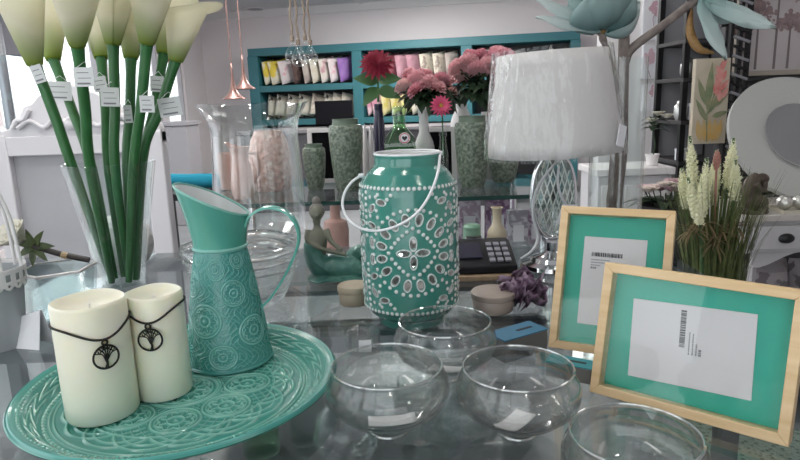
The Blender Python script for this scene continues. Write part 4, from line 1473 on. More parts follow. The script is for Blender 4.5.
# heap of purple tulle near the frames
c = onz(520, 306, TZ)
mb = MB()
rr = random.Random(12)
for k_ in range(26):
    a_ = rr.uniform(0, 2 * PI)
    c0 = Vector((.018 * rr.uniform(-1, 1), .018 * rr.uniform(-1, 1), .004 + .03 * rr.random()))
    pts = []
    for j in range(7):
        pts.append(c0 + Vector((.015 * math.cos(a_ + j), .015 * math.sin(a_ + j * 1.3), .008 * math.sin(j * 2.1 + k_))))
    n = [Vector((p_.x, p_.y, max(.0015, p_.z))) for p_ in pts]
    mb.sheet([[p_ + Vector((0, 0, .0)) for p_ in n], [Vector((p_.x + .004, p_.y - .003, p_.z + .009)) for p_ in n]])
o = mb.build('tulle_ribbon', mat('purple_tulle', (.13, .07, .13), .5, col2=(.27, .19, .26), nscale=70), None, solid=(.0006, 0))
o.location = (c.x, c.y, TZ)
tag(o, 'crumpled purple tulle ribbon beside the taupe lidded jar', 'ribbon')

# ------------------------------------------------------------------ table lamp with plastic-wrapped white shade
c = onz(552, 268, TZ)
t = thing('table_lamp', 'table lamp with faceted crystal disc body, chrome foot and white shade', 'lamp', (c.x, c.y, TZ + .0005))
ly = c.y
sb, stp = at(556, 153, ly), at(550, 53, ly)
zB, zT_ = sb.z - TZ, stp.z - TZ
rB, rT = 66 * ly / FOC * 1.0, 53 * ly / FOC * .99
MB().lathe([(.050, 0), (.052, .004), (.050, .010), (.036, .014), (.032, .02), (.018, .024), (.010, .03), (.010, .044), (.0005, .044)], 40, cap0=True).build('base', M['chrome'], t)
zc = at(556, 201, ly).z - TZ
rx, rz_ = 21.5 * ly / FOC, 45 * ly / FOC * .98
zc = max(zc, .05 + rz_)
disc = MB()
N = 40
rings = [(1.0, 0), (.92, .008), (.62, .0135), (.3, .017), (.001, .018)]
for sgn in (-1, 1):
    rows_ = []
    for i, (q, y) in enumerate(rings):
        nn = 24
        rows_.append([(rx * .93 * q * math.cos(2 * PI * (k_ + .5 * (i % 2)) / nn), sgn * y, zc + rz_ * .93 * q * math.sin(2 * PI * (k_ + .5 * (i % 2)) / nn)) for k_ in range(nn)])
    disc.sheet(rows_, closed=True)
disc.build('crystal_disc', solid_glass('lamp_crystal', (.92, .96, .94), 1.5, clear=.35), t, smooth=False)
grid = MB()
for sgn in (-1,):
    for k_ in range(-4, 5):
        for dirn in (1, -1):
            pts = []
            for j in range(15):
                u = (j / 14 * 2 - 1)
                X = u * .9
                Z_ = dirn * u * 1.4 + k_ * .42
                if X * X + Z_ * Z_ < .86:
                    rad = (X * X + Z_ * Z_) ** .5
                    pts.append((rx * X, sgn * (.0175 - .011 * rad * rad), zc + rz_ * Z_))
            if len(pts) > 1:
                grid.tube(pts, .0011, 5)
grid.build('facet_rib', mat('facet_line', (.62, .68, .64), .15, spec=1.), t)
MB().tube([(rx * math.cos(2 * PI * k_ / 48), 0, zc + rz_ * math.sin(2 * PI * k_ / 48)) for k_ in range(48)], .0042, 10, closed=True).build('chrome_rim', M['chrome'], t)
MB().tube([(0, 0, zc + rz_), (0, 0, zB + .03)], .006, 12).build('stem', M['chrome'], t)
MB().lathe([(.012, zB + .012), (.014, zB + .02), (.014, zB + .055), (.006, zB + .06)], 20, cap0=True, cap1=True).build('lamp_holder', M['white_paint'], t)
tilt = math.radians(2.6)
sh = MB()
n = 8
pr = [(rB + (rT - rB) * q / n, (zT_ - zB) * q / n) for q in range(n + 1)]
sh.lathe(pr, 72)
o = sh.build('lamp_shade', mat('shade_linen', (.78, .77, .76), .8, bump=('noise', 300, .1), trans=.3), t, solid=(.0015, -1))
o.location = (0, 0, zB)
o.rotation_euler = (0, -tilt, 0)
shade = o
sp = MB()
for k_ in range(3):
    a_ = k_ * 2 * PI / 3
    sp.tube([(0, 0, .035), (rB * .94 * math.cos(a_), rB * .94 * math.sin(a_), .03)], .0014, 6)
s2 = sp.build('shade_spider', M['chrome'], t)
s2.location = (0, 0, zB)
wr = MB()


def wrinkle(a, r_, z_):
    k_ = noise.noise(Vector((math.cos(a) * 4, math.sin(a) * 4, z_ * 14))) * .0035 + noise.noise(Vector((math.cos(a) * 11, math.sin(a) * 11, z_ * 16))) * .0042
    return r_ + .0045 + abs(k_), z_


H_ = zT_ - zB
wr.lathe([(rB + (rT - rB) * q / 40, -.004 + (H_ + .010) * q / 40) for q in range(41)], 200, fn=wrinkle)
o = wr.build('plastic_wrap', glass('wrap_film', (.985, .985, .985), .05, .04, 3.2, bump=('noise', 30, 1.3, (1, 1, .4))), t)
o.location = (0, 0, zB)
o.rotation_euler = (0, -tilt, 0)
tg = MB().box((rB * .72, -rB * .66, .028), (.022, .0012, .032), Matrix.Rotation(.75, 3, 'Z') @ Matrix.Rotation(.25, 3, 'Y'))
o = tg.build('price_tag', M['paper'], t)
o.location = (.004, -.004, zB)
cd = spline([at(561, 158, ly) - Vector((c.x, c.y, TZ)), at(548, 172, ly - .03) - Vector((c.x, c.y, TZ)), at(536, 192, ly - .03) - Vector((c.x, c.y, TZ)), at(533, 215, ly - .03) - Vector((c.x, c.y, TZ)),
             at(538, 238, ly - .03) - Vector((c.x, c.y, TZ)), at(531, 252, ly - .04) - Vector((c.x, c.y, TZ)), at(521, 259, ly - .03) - Vector((c.x, c.y, TZ))], 40)
MB().tube(cd, .0022, 8).build('cord', mat('cord_grey', (.62, .64, .66), .4), t)
cd = spline([at(560, 158, ly) - Vector((c.x, c.y, TZ)), at(558, 185, ly - .028) - Vector((c.x, c.y, TZ)), at(566, 205, ly - .03) - Vector((c.x, c.y, TZ)), at(578, 215, ly - .03) - Vector((c.x, c.y, TZ)), at(583, 235, ly - .02) - Vector((c.x, c.y, TZ))], 30)
MB().tube(cd, .0022, 8).build('cord', bpy.data.materials['cord_grey'], t)
pts = [Vector((0, 0, 0)), Vector((.022, 0, .01)), Vector((.024, 0, -.028)), Vector((.004, 0, -.03))]
o = MB().prism(pts, (0, 1, 0), .001).build('care_tag', M['paper'], t)
o.location = at(563, 205, ly - .035) - Vector((c.x, c.y, TZ))
o.rotation_euler = (0, .5, .2)

# ------------------------------------------------------------------ tall glass vase with teal magnolias
d = 1.12
c = at(615, 190, d)
t = thing('cylinder_vase', 'tall clear glass cylinder vase behind the upright frame, holding teal magnolias', 'vase', (c.x, d, TZ + .0005))
r_ = 26 * d / FOC
h_ = at(614, 59, d).z - TZ
MB().lathe([(r_, 0), (r_, h_), (r_ - .003, h_), (r_ - .003, .012), (.0005, .012)], 48, cap0=True).build('body', M['glass'], t)
vz = Vector((c.x, d, TZ + .0005))
t = thing('magnolia_branch', 'artificial magnolia branch with two large teal blooms in the tall cylinder vase', 'flower', vz + Vector((0, 0, .013)))
o0 = t.location.copy()
bark = mat('branch_bark', (.15, .12, .11), .8, col2=(.25, .21, .19), nscale=60, bump=('noise', 120, .6))
pt = lambda px, py, dd_=0: at(px, py, d + dd_) - o0
main = spline([Vector((.0, .0, .002)), Vector((.005, 0, .09)), pt(622, 150), pt(623, 90), pt(624, 40), pt(624, 22)], 30)
MB().tube(main, [.0095] * (len(main) - 6) + [.009, .0085, .008, .0085, .009, .009], 12).build('branch', bark, t)
l1 = spline([Vector((-.012, -.012, .002)), Vector((-.012, -.012, .10)), pt(618, 110, -.022), pt(612, 72, -.022), pt(605, 45, -.022), pt(599, 30, -.02)], 26)
MB().tube(l1, [.006 + .0012 * math.sin(k_ * 2.1) for k_ in range(len(l1))], 10).build('branch', bark, t)
rb = spline([pt(625, 62, .0), pt(629, 52, 0), pt(641, 41, -.01), pt(662, 26, -.02), pt(688, 6, -.03), pt(702, -2, -.03)], 22)
MB().tube(rb, [.0085 - .0001 * k_ for k_ in range(len(rb))], 10).build('branch', bark, t)
tpet = mat('petal_teal', (.09, .30, .31), .55, attr='Col', trans=.18)


def big_petal(base, tip, w_, cup, nrm, cin=(.10, .33, .34), cout=(.30, .52, .52)):
    B, Tp = Vector(base), Vector(tip)
    ax = Tp - B
    L = ax.length
    ax.normalize()
    s_ = ax.cross(Vector(nrm)).normalized()
    nn = s_.cross(ax)
    rows_, cols = [], []
    for i in range(13):
        q = i / 12
        ww = w_ * (math.sin(PI * min(1, q * .93 + .07)) ** .75) * .5
        row = []
        for j in range(9):
            u = j / 8 * 2 - 1
            row.append(B + ax * L * q + s_ * ww * u + nn * (cup * L * (math.sin(PI * q) * .5) - w_ * .28 * u * u * math.sin(PI * q)) + nn * .002 * math.sin(9 * u + 11 * q))
            k_ = min(1, q * 1.1)
            v_ = .85 + .3 * abs(math.sin(8 * u)) * .3
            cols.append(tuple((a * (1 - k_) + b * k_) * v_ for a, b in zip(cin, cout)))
        rows_.append(row)
    mb = MB()
    mb.sheet(rows_, cols)
    return mb


b0 = pt(601, 30, -.02)
front = Vector((0, -1, .1))
for (tx, ty, dd_, w_, cup, nr) in ((597, -14, -.075, .10, .35, front), (570, -10, -.01, .055, .15, (-.3, -1, .6)), (625, -12, -.045, .085, .35, front), (612, -18, -.09, .085, .4, front), (603, -16, .05, .09, -.3, (0, 1, .1)), (640, 2, .0, .07, .2, (.4, -1, .4)),
                                 (531, -3, -.02, .042, .12, (-.2, -.5, 1)), (536, 17, -.04, .04, .10, (-.1, -.6, 1))):
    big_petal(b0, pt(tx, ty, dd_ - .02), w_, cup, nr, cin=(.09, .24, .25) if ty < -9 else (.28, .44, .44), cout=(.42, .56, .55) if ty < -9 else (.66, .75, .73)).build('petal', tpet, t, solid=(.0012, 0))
cx_ = MB()
for k_ in range(6):
    a_ = k_ * 1.05
    leaf(cx_, b0 + Vector((0, 0, -.006)), (math.cos(a_), math.sin(a_), .9), (0, 0, 1), .03, .014, .2, 5)
cx_.ball(b0, .009, 10, 8)
cx_.build('calyx', mat('calyx_gold', (.24, .15, .05), .6), t)
b1 = pt(702, -3, -.03)
for (tx, ty, dd_, w_, cup, nr) in ((776, 28, -.06, .045, .10, (.2, -1, .6)), (726, 60, -.05, .060, .12, (1, -1, .2)), (742, 18, -.01, .05, .1, (.2, -1, .5)), (730, -25, -.03, .06, .3, (0, -1, 0)), (700, -40, -.05, .07, .3, front)):
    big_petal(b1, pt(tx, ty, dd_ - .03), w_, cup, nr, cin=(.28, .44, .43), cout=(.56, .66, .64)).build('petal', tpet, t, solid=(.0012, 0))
gp = spline([pt(692, 8, -.03), pt(690, 30, -.035), pt(698, 48, -.04), pt(714, 53, -.045)], 20)
MB().tube(gp, [.002 + .0085 * math.sin(PI * k_ / (len(gp) - 1)) for k_ in range(len(gp))], 10, flat=(.8, .45)).build('gold_petal', mat('gold_petal', (.20, .10, .03), .5, col2=(.38, .22, .08), nscale=80), t)
# small clear film sleeve highlights around the branch are part of the vase glass
# ================================================================== foreground: teal enamel ware
def smooth(x, a, b):
    t_ = np.clip((x - a) / (b - a), 0, 1)
    return t_ * t_ * (3 - 2 * t_)


def line(dist, w):
    """soft ridge: 1 on the line, 0 beyond w"""
    return np.clip(1 - np.abs(dist) / w, 0, 1)


def rosette(x, y, R, petals=10, ph=0.):
    """embossed medallion of radius R around 0,0"""
    r = np.hypot(x, y) / R
    a = np.arctan2(y, x) + ph
    e = line(r - 1.0, .09)
    e = np.maximum(e, line(r - .84, .06) * .8)
    pet = .62 + .16 * np.abs(np.cos(a * petals / 2))
    e = np.maximum(e, line(r - pet, .07))
    e = np.maximum(e, line(r - .34, .08))
    e = np.maximum(e, np.clip(1 - r / .18, 0, 1))
    e = np.maximum(e, np.where((r > .38) & (r < .66), line(np.sin(a * petals / 2), .22), 0))
    return np.where(r < 1.1, e, 0)


def grid_mesh(name, P, cols, material, parent, closed_u=True, solid=None, drop=None, angle=70):
    """P: (nv, nu, 3) array of points, u runs around"""
    nv, nu, _ = P.shape
    idx = np.arange(nv * nu).reshape(nv, nu)
    a = idx[:-1, :]
    b = np.roll(idx, -1, axis=1)[:-1, :]
    c = np.roll(idx, -1, axis=1)[1:, :]
    d = idx[1:, :]
    if not closed_u:
        a, b, c, d = a[:, :-1], b[:, :-1], c[:, :-1], d[:, :-1]
    q = np.stack([a, b, c, d], -1).reshape(-1, 4)
    if drop is not None:
        m = drop.ravel()
        q = q[~(m[q].any(axis=1))]
        used = np.unique(q)
        rm = -np.ones(nv * nu, dtype=int)
        rm[used] = np.arange(len(used))
        q = rm[q]
        V = P.reshape(-1, 3)[used]
        Cc = cols.reshape(-1, 3)[used] if cols is not None else None
    else:
        V = P.reshape(-1, 3)
        Cc = cols.reshape(-1, 3) if cols is not None else None
    me = bpy.data.meshes.new(name)
    n = len(q)
    me.vertices.add(len(V))
    me.vertices.foreach_set('co', V.astype(np.float32).ravel())
    me.loops.add(n * 4)
    me.loops.foreach_set('vertex_index', q.astype(np.int32).ravel())
    me.polygons.add(n)
    me.polygons.foreach_set('loop_start', np.arange(0, n * 4, 4, dtype=np.int32))
    me.polygons.foreach_set('loop_total', np.full(n, 4, dtype=np.int32))
    me.update(calc_edges=True)
    if Cc is not None:
        ca = me.color_attributes.new('Col', 'FLOAT_COLOR', 'POINT')
        buf = np.ones((len(V), 4), dtype=np.float32)
        buf[:, :3] = Cc
        ca.data.foreach_set('color', buf.ravel())
    for q_ in (material if isinstance(material, (list, tuple)) else [material]):
        me.materials.append(q_)
    me.polygons.foreach_set('use_smooth', [True] * n)
    me.update()
    me.validate()
    o = bpy.data.objects.new(name, me)
    COL.objects.link(o)
    if parent is not None:
        o.parent = parent
    if solid:
        md = o.modifiers.new('thickness', 'SOLIDIFY')
        md.thickness, md.offset = solid
        if isinstance(material, (list, tuple)):
            md.material_offset = 1
            md.material_offset_rim = 1
    return o


def mixc(e, lo, hi):
    e = np.clip(e, 0, 1)[..., None]
    return np.array(lo) * (1 - e) + np.array(hi) * e


enamel = mat('teal_enamel', TEAL, .22, attr='Col', coat=.4)
rng = np.random.default_rng(5)

# ---- platter
PC = Vector((-.2160, .5630, TZ))
PR = .148
t = thing('platter', 'large round teal platter with embossed pattern under the candles and pitcher', 'platter', PC + Vector((0, 0, .0005)))
nu, nv = 720, 300
rho = np.linspace(.0, 1.0, nv)
th = np.linspace(0, 2 * PI, nu, endpoint=False)
RH, TH = np.meshgrid(rho, th, indexing='ij')
r = RH * PR
x, y = r * np.cos(TH), r * np.sin(TH)
base_z = .0075 + smooth(RH, .80, .97) * .0165 + smooth(RH, .96, 1.0) * .002 - smooth(RH, .985, 1.0) * .003
e = np.zeros_like(r)
for k in range(8):                                  # ring of medallions
    a = k * PI / 4 + .2
    e = np.maximum(e, rosette(x - .060 * np.cos(a), y - .060 * np.sin(a), .0215, 8, a))
e = np.maximum(e, rosette(x, y, .032, 12))
# interlaced bands
for k in range(16):
    a = k * PI / 8
    dd_ = np.hypot(x - .072 * np.cos(a), y - .072 * np.sin(a))
    msk = (r > .085) & (r < .112)
    e = np.maximum(e, np.where(msk, line(dd_ - .034, .0022), 0))
    e = np.maximum(e, np.where(msk, line(dd_ - .0265, .0020) * .9, 0))
lat = np.maximum(line(np.sin(TH * 24 + r * 320), .25), line(np.sin(TH * 24 - r * 320), .25))
out_med = np.ones_like(r)
for k in range(8):
    a = k * PI / 4 + .2
    out_med *= (np.hypot(x - .060 * np.cos(a), y - .060 * np.sin(a)) > .024)
e = np.maximum(e, np.where((r > .036) & (r < .086), lat * out_med * .8, 0))
for rr_, w_ in ((.0345, .0016), (.0865, .0014), (.113, .0016), (.1165, .0012)):
    e = np.maximum(e, line(r - rr_, w_))
bead = np.cos(TH * 120)
e = np.maximum(e, np.where(np.abs(r - .1205) < .0022, line(r - .1205, .0022) * np.clip(bead * .5 + .7, 0, 1), 0))
scr = np.clip(np.sin(TH * 30 + 3 * np.sin(r * 900 + TH * 8)) * 1.4, 0, 1) * smooth(r, .124, .127) * (1 - smooth(r, .133, .136))
e = np.maximum(e, scr * .75)
bead2 = np.where(np.abs(r - .1385) < .0016, line(r - .1385, .0016) * np.clip(np.cos(TH * 150) + .4, 0, 1), 0)
e = np.maximum(e, bead2 * .8)
z = base_z + e * .0019
P = np.stack([x, y, z], -1)
var = .06 * np.sin(x * 60 + 2) * np.sin(y * 47)
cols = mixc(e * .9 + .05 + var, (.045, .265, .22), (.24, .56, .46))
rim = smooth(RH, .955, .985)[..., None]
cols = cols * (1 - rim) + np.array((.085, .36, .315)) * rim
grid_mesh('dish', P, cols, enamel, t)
und = MB()
und.lathe([(PR, .024), (PR + .0012, .0225), (PR + .0005, .021), (PR * .95, .0165), (PR * .80, .003), (PR * .55, .0), (PR * .50, .0), (.0005, .002)], 180)
und.build('underside', mat('teal_plain', (.06, .30, .25), .25, coat=.3), t)

# ---- pitcher
pc = Vector((-.1893, .6352, 0))
zb0 = PC.z + .0106
zr = at(217, 246, .635).z - zb0
t = thing('pitcher', 'teal enamel pitcher with flared white-lined spout standing on the platter', 'pitcher', Vector((pc.x, pc.y, zb0)))
nu, nv = 700, 330
vz = np.linspace(0, 1, nv)
V_, TH = np.meshgrid(vz, th_ := np.linspace(0, 2 * PI, nu, endpoint=False), indexing='ij')
r0, r1 = .0447, .0262
rad = r0 + (r1 - r0) * V_ + .0012 * np.sin(PI * V_)
# rolled foot
rad = rad + .0015 * np.exp(-((V_ - .012) / .012) ** 2)
s_ = (TH - 1.5 * PI) * .036                          # arc length, 0 faces the photographer
h = V_ * zr
e = np.zeros_like(rad)
meds = [(-.012, .055, .0165), (.020, .082, .013), (-.033, .090, .013), (.036, .040, .015), (-.045, .040, .0165), (.004, .018, .012), (.002, .107, .0105), (.055, .085, .013), (-.066, .080, .013), (.070, .045, .016), (-.085, .035, .015), (.088, .082, .013), (-.100, .085, .012), (.1, .03, .014), (-.024, .118, .008), (.030, .115, .009)]
full = 2 * PI * .036
occ = np.zeros_like(rad)
for (mx_, my_, R_) in meds:
    ds = (s_ - mx_ + full / 2) % full - full / 2
    e = np.maximum(e, rosette(ds, h - my_, R_, 10 if R_ > .014 else 8, mx_ * 50))
    occ = np.maximum(occ, (np.hypot(ds, h - my_) < R_ * 1.15).astype(float))
fil = line(np.sin(s_ * 520 + 3.2 * np.sin(h * 210 + s_ * 60)) , .42) * .75
fil2 = line(np.sin(h * 480 + 3.5 * np.sin(s_ * 260)), .35) * .65
e = np.maximum(e, np.maximum(fil, fil2) * (1 - occ))
e = e * smooth(V_, .03, .05) * (1 - smooth(V_, .955, .975))
radE = rad + e * .0009
P = np.stack([radE * np.cos(TH), radE * np.sin(TH), h], -1)
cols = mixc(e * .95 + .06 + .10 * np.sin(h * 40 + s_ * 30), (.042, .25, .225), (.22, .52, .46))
pit_in = mat('pitcher_lining', (.76, .79, .79), .3)
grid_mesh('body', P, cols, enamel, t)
MB().lathe([(r0, .001), (r0 - .002, 0), (.0005, 0)], 64).build('foot', bpy.data.materials['teal_plain'], t)
# collar with slanted lip, spout towards the flowers
az = PI + .12
nu, nv = 160, 26
V_, TH = np.meshgrid(np.linspace(0, 1, nv), np.linspace(0, 2 * PI, nu, endpoint=False), indexing='ij')
c_ = (1 + np.cos(TH - az)) / 2
zlow = at(247, 214, .635).z - zb0 - zr
zhigh = at(174, 184, .635).z - zb0 - zr
rtop = .0315 + .0085 * c_ ** 1.5
ztop_ = zlow + (zhigh - zlow) * c_ ** 1.15
rad = r1 - .0008 + (rtop - r1) * (V_ ** 1.5) + .0006 * np.sin(V_ * PI)
hh = zr + ztop_ * V_
P = np.stack([rad * np.cos(TH), rad * np.sin(TH), hh], -1)
cols = mixc(.30 + .12 * np.sin(TH * 3 + V_ * 4), (.055, .30, .24), (.15, .45, .37))
grid_mesh('collar', P, cols, [enamel, pit_in], t, solid=(.0016, 1))
lip = MB()
lip.tube([(rtop[-1, k] * math.cos(TH[-1, k]), rtop[-1, k] * math.sin(TH[-1, k]), zr + ztop_[-1, k]) for k in range(nu)], .0013, 8, closed=True)
lip.build('lip', mat('teal_pale', (.20, .47, .41), .3), t)
MB().lathe([(r1 + .0002, -.0025), (r1 + .0022, -.0012), (r1 + .0026, 0), (r1 + .0022, .0012), (r1 + .0002, .0025)], 64, (0, 0, zr)).build('neck_band', bpy.data.materials['teal_pale'], t)
org = Vector((pc.x, pc.y, zb0))
hp = [at(px, py, .632) - org for px, py in ((246, 226), (250, 216), (262, 208.5), (276, 208), (290, 215), (298, 229), (298, 245), (288, 270), (274, 293), (262.5, 306))]
hs = spline(hp, 54)
hb = MB()
rows_ = []
for i, p_ in enumerate(hs):
    tg_ = (hs[min(i + 1, len(hs) - 1)] - hs[max(i - 1, 0)]).normalized()
    nrm = Vector((-tg_.z, 0, tg_.x)).normalized()
    w_ = .0062
    th2 = .0011
    sec = [(-w_, -th2), (-w_ * .9, th2), (-w_ * .4, th2 * .4), (w_ * .4, th2 * .4), (w_ * .9, th2), (w_, -th2)]
    rows_.append([p_ + Vector((0, a_, 0)) + nrm * b_ for a_, b_ in sec])
hb.sheet(rows_, closed=True)
hb.add(rows_[0], [tuple(range(6))])
hb.add(rows_[-1], [tuple(range(6))[::-1]])
hb.build('handle', mat('teal_handle', (.10, .40, .33), .25, coat=.3), t)

# ---- lantern
lc = Vector((.0118, .768, TZ + .0005))
zz = lambda py: at(410, py, .768).z - TZ
z_rim, z_neck, z_sh, z_lo = zz(153), zz(166), zz(181), zz(305)
t = thing('lantern', 'teal ceramic lantern with cut-out white petal pattern and white wire handle', 'lantern', lc)
body_prof = [(.042, 0.0), (.0425, .004), (.0445, .010), (.052, z_lo - .004), (.0560, z_lo + .002), (.0600, z_lo + .006), (.0612, z_lo + .03), (.0615, (z_lo + z_sh) / 2), (.0610, z_sh - .012), (.0598, z_sh - .002),
             (.0585, z_sh + .001), (.050, z_neck - .006), (.0445, z_neck - .001), (.0415, z_neck + .002), (.0410, z_rim - .004), (.0418, z_rim - .001), (.0405, z_rim)]
nu = 620
zs, rs = [], []
for (ra, za), (rb_, zb_) in zip(body_prof[:-1], body_prof[1:]):
    n = max(2, int(math.hypot(rb_ - ra, zb_ - za) / .0008))
    for k in range(n):
        q = k / n
        zs.append(za + (zb_ - za) * q)
        rs.append(ra + (rb_ - ra) * q)
zs.append(body_prof[-1][1])
rs.append(body_prof[-1][0])
zs, rs = np.array(zs), np.array(rs)
TH = np.linspace(0, 2 * PI, nu, endpoint=False)[None, :].repeat(len(zs), 0)
Zg = zs[:, None].repeat(nu, 1)
Rg = rs[:, None].repeat(nu, 1)
RB = .0613
per = 2 * PI * RB / 3
s_ = ((TH - 1.5 * PI - .05) * RB + per / 2) % per - per / 2
zc = z_lo + (z_sh - z_lo) * .515
zl = Zg - zc
dots, ovals = [], []
DR = .0025
Hh = (z_sh - z_lo) / 2 - .004


def ovl(x_, y_, ang, a_, b_):
    ovals.append((x_, y_, ang, a_, b_))


for k in range(4):
    a = k * PI / 2
    ovl(.0112 * math.cos(a), .0112 * math.sin(a), a, .0078, .0040)
for k in range(24):                               # diamond of dots
    a = 2 * PI * k / 24
    rd = .0300 / (abs(math.cos(a)) ** 1.25 + abs(math.sin(a)) ** 1.25) ** .8
    dots.append((rd * math.cos(a), rd * math.sin(a)))
for k in range(16):
    a = 2 * PI * (k + .5) / 16
    ovl(.0405 * math.cos(a), .0405 * math.sin(a), a, .0068, .0042)
for k in range(36):
    a = 2 * PI * (k + .5) / 36
    dots.append((.0520 * math.cos(a), .0520 * math.sin(a)))
for sx in (-1, 1):
    for sy in (-1, 1):
        for (dx, dz, an) in ((.0548, .0105, PI / 2), (.0535, .0315, .35), (.0530, .0520, -.75), (.0385, .0600, .15)):
            ovl(sx * dx, sy * dz, an * sx * sy, .0062, .0034)
        for q in range(8):
            dots.append((sx * .0636, sy * (.018 + .0075 * q)))
        for (dx, dz) in ((.0440, .0420), (.0455, .0500), (.0460, .0660), (.0300, .0640), (.0250, .0690), (.0560, .0430), (.0430, .0690), (.0555, .0655)):
            dots.append((sx * dx, sy * dz))
for k in range(20):
    x_ = (k + .5) / 20 * per - per / 2
    dots.append((x_, Hh - .0005))
    dots.append((x_, -Hh + .001))
E_ = np.zeros_like(Zg)
white = np.zeros_like(Zg)
hole = np.zeros_like(Zg, dtype=bool)
for (x_, y_) in dots:
    ds = (s_ - x_ + per / 2) % per - per / 2
    d_ = np.hypot(ds, zl - y_) / DR
    E_ = np.maximum(E_, np.sqrt(np.clip(1 - d_ * d_, 0, 1)))
    white = np.maximum(white, 1 - smooth(d_, .75, 1.05))
for (x_, y_, an, a_, b_) in ovals:
    ds = (s_ - x_ + per / 2) % per - per / 2
    u = ds * math.cos(an) + (zl - y_) * math.sin(an)
    v = -ds * math.sin(an) + (zl - y_) * math.cos(an)
    q = np.sqrt((u / a_) ** 2 + (v / b_) ** 2)
    ringw = np.clip(1 - np.abs(q - 1.06) / .24, 0, 1)
    E_ = np.maximum(E_, ringw * .8)
    white = np.maximum(white, smooth(ringw, .15, .5) * (q > .5))
    hole |= q < .72
band = (Zg > z_lo + .001) & (Zg < z_sh + .002)
E_ = E_ * band
white = white * band
hole &= band
Rd = Rg + E_ * .0013
P = np.stack([Rd * np.cos(TH), Rd * np.sin(TH), Zg], -1)
cols = mixc(.35 + .15 * np.sin(Zg * 60) + .1 * np.sin(TH * 5), (.036, .20, .165), (.085, .34, .27))
wc = white[..., None]
cols = cols * (1 - wc) + np.array((.72, .76, .74)) * wc
lin = mat('lantern_lining', (.74, .75, .74), .6)
grid_mesh('body', P, cols, [mat('lantern_glaze', TEAL, .16, attr='Col', coat=.5), lin], t, solid=(.003, -1), drop=hole)
MB().lathe([(.0405, 0), (.042, .0), (.042, .002), (.0005, .003)], 48, cap0=True).build('base', bpy.data.materials['teal_plain'], t)
MB().tube([(.0405 * math.cos(2 * PI * k / 64), .0405 * math.sin(2 * PI * k / 64), z_rim) for k in range(64)], .0014, 8, closed=True).build('rim', M['wire_white'], t)
lo = lambda px, py, dd_: at(px, py, .768 + dd_) - lc
wpts = [lo(440, 152, .0), lo(439.5, 160, -.03), lo(437, 176, -.062), lo(428, 198, -.074), lo(416, 214, -.077), lo(400, 224.5, -.078), lo(384, 230, -.075), lo(370, 230.5, -.070), lo(357, 226.5, -.055), lo(347, 217.5, -.04), lo(342.5, 205, -.025), lo(345, 192, -.012), lo(352, 182, -.004), lo(361, 175.5, 0)]
MB().tube(spline(wpts, 90), .00165, 10).build('handle', M['wire_white'], t)
for p_ in (lo(440, 153, 0), lo(361, 175.5, 0)):
    b_ = MB().lathe([(.0026, -.003), (.0026, .003)], 14, cap0=True, cap1=True).build('handle_eyelet', M['wire_white'], t)
    b_.matrix_basis = Matrix.Translation(p_) @ Matrix.Rotation(PI / 2, 4, 'Y')
MB().lathe([(.019, .003), (.02, .004), (.02, .045), (.017, .045), (.0005, .041)], 28, cap0=True).build('tealight_cup', M['white_paint'], t)

# ---- candles
wax = mat('wax', (.86, .83, .66), .38, sub=.35, col2=(.88, .86, .74), nscale=9)
cord_m = mat('black_cord', (.015, .013, .012), .7)
charm_m = mat('charm_black', (.02, .018, .016), .45, metal=.6)


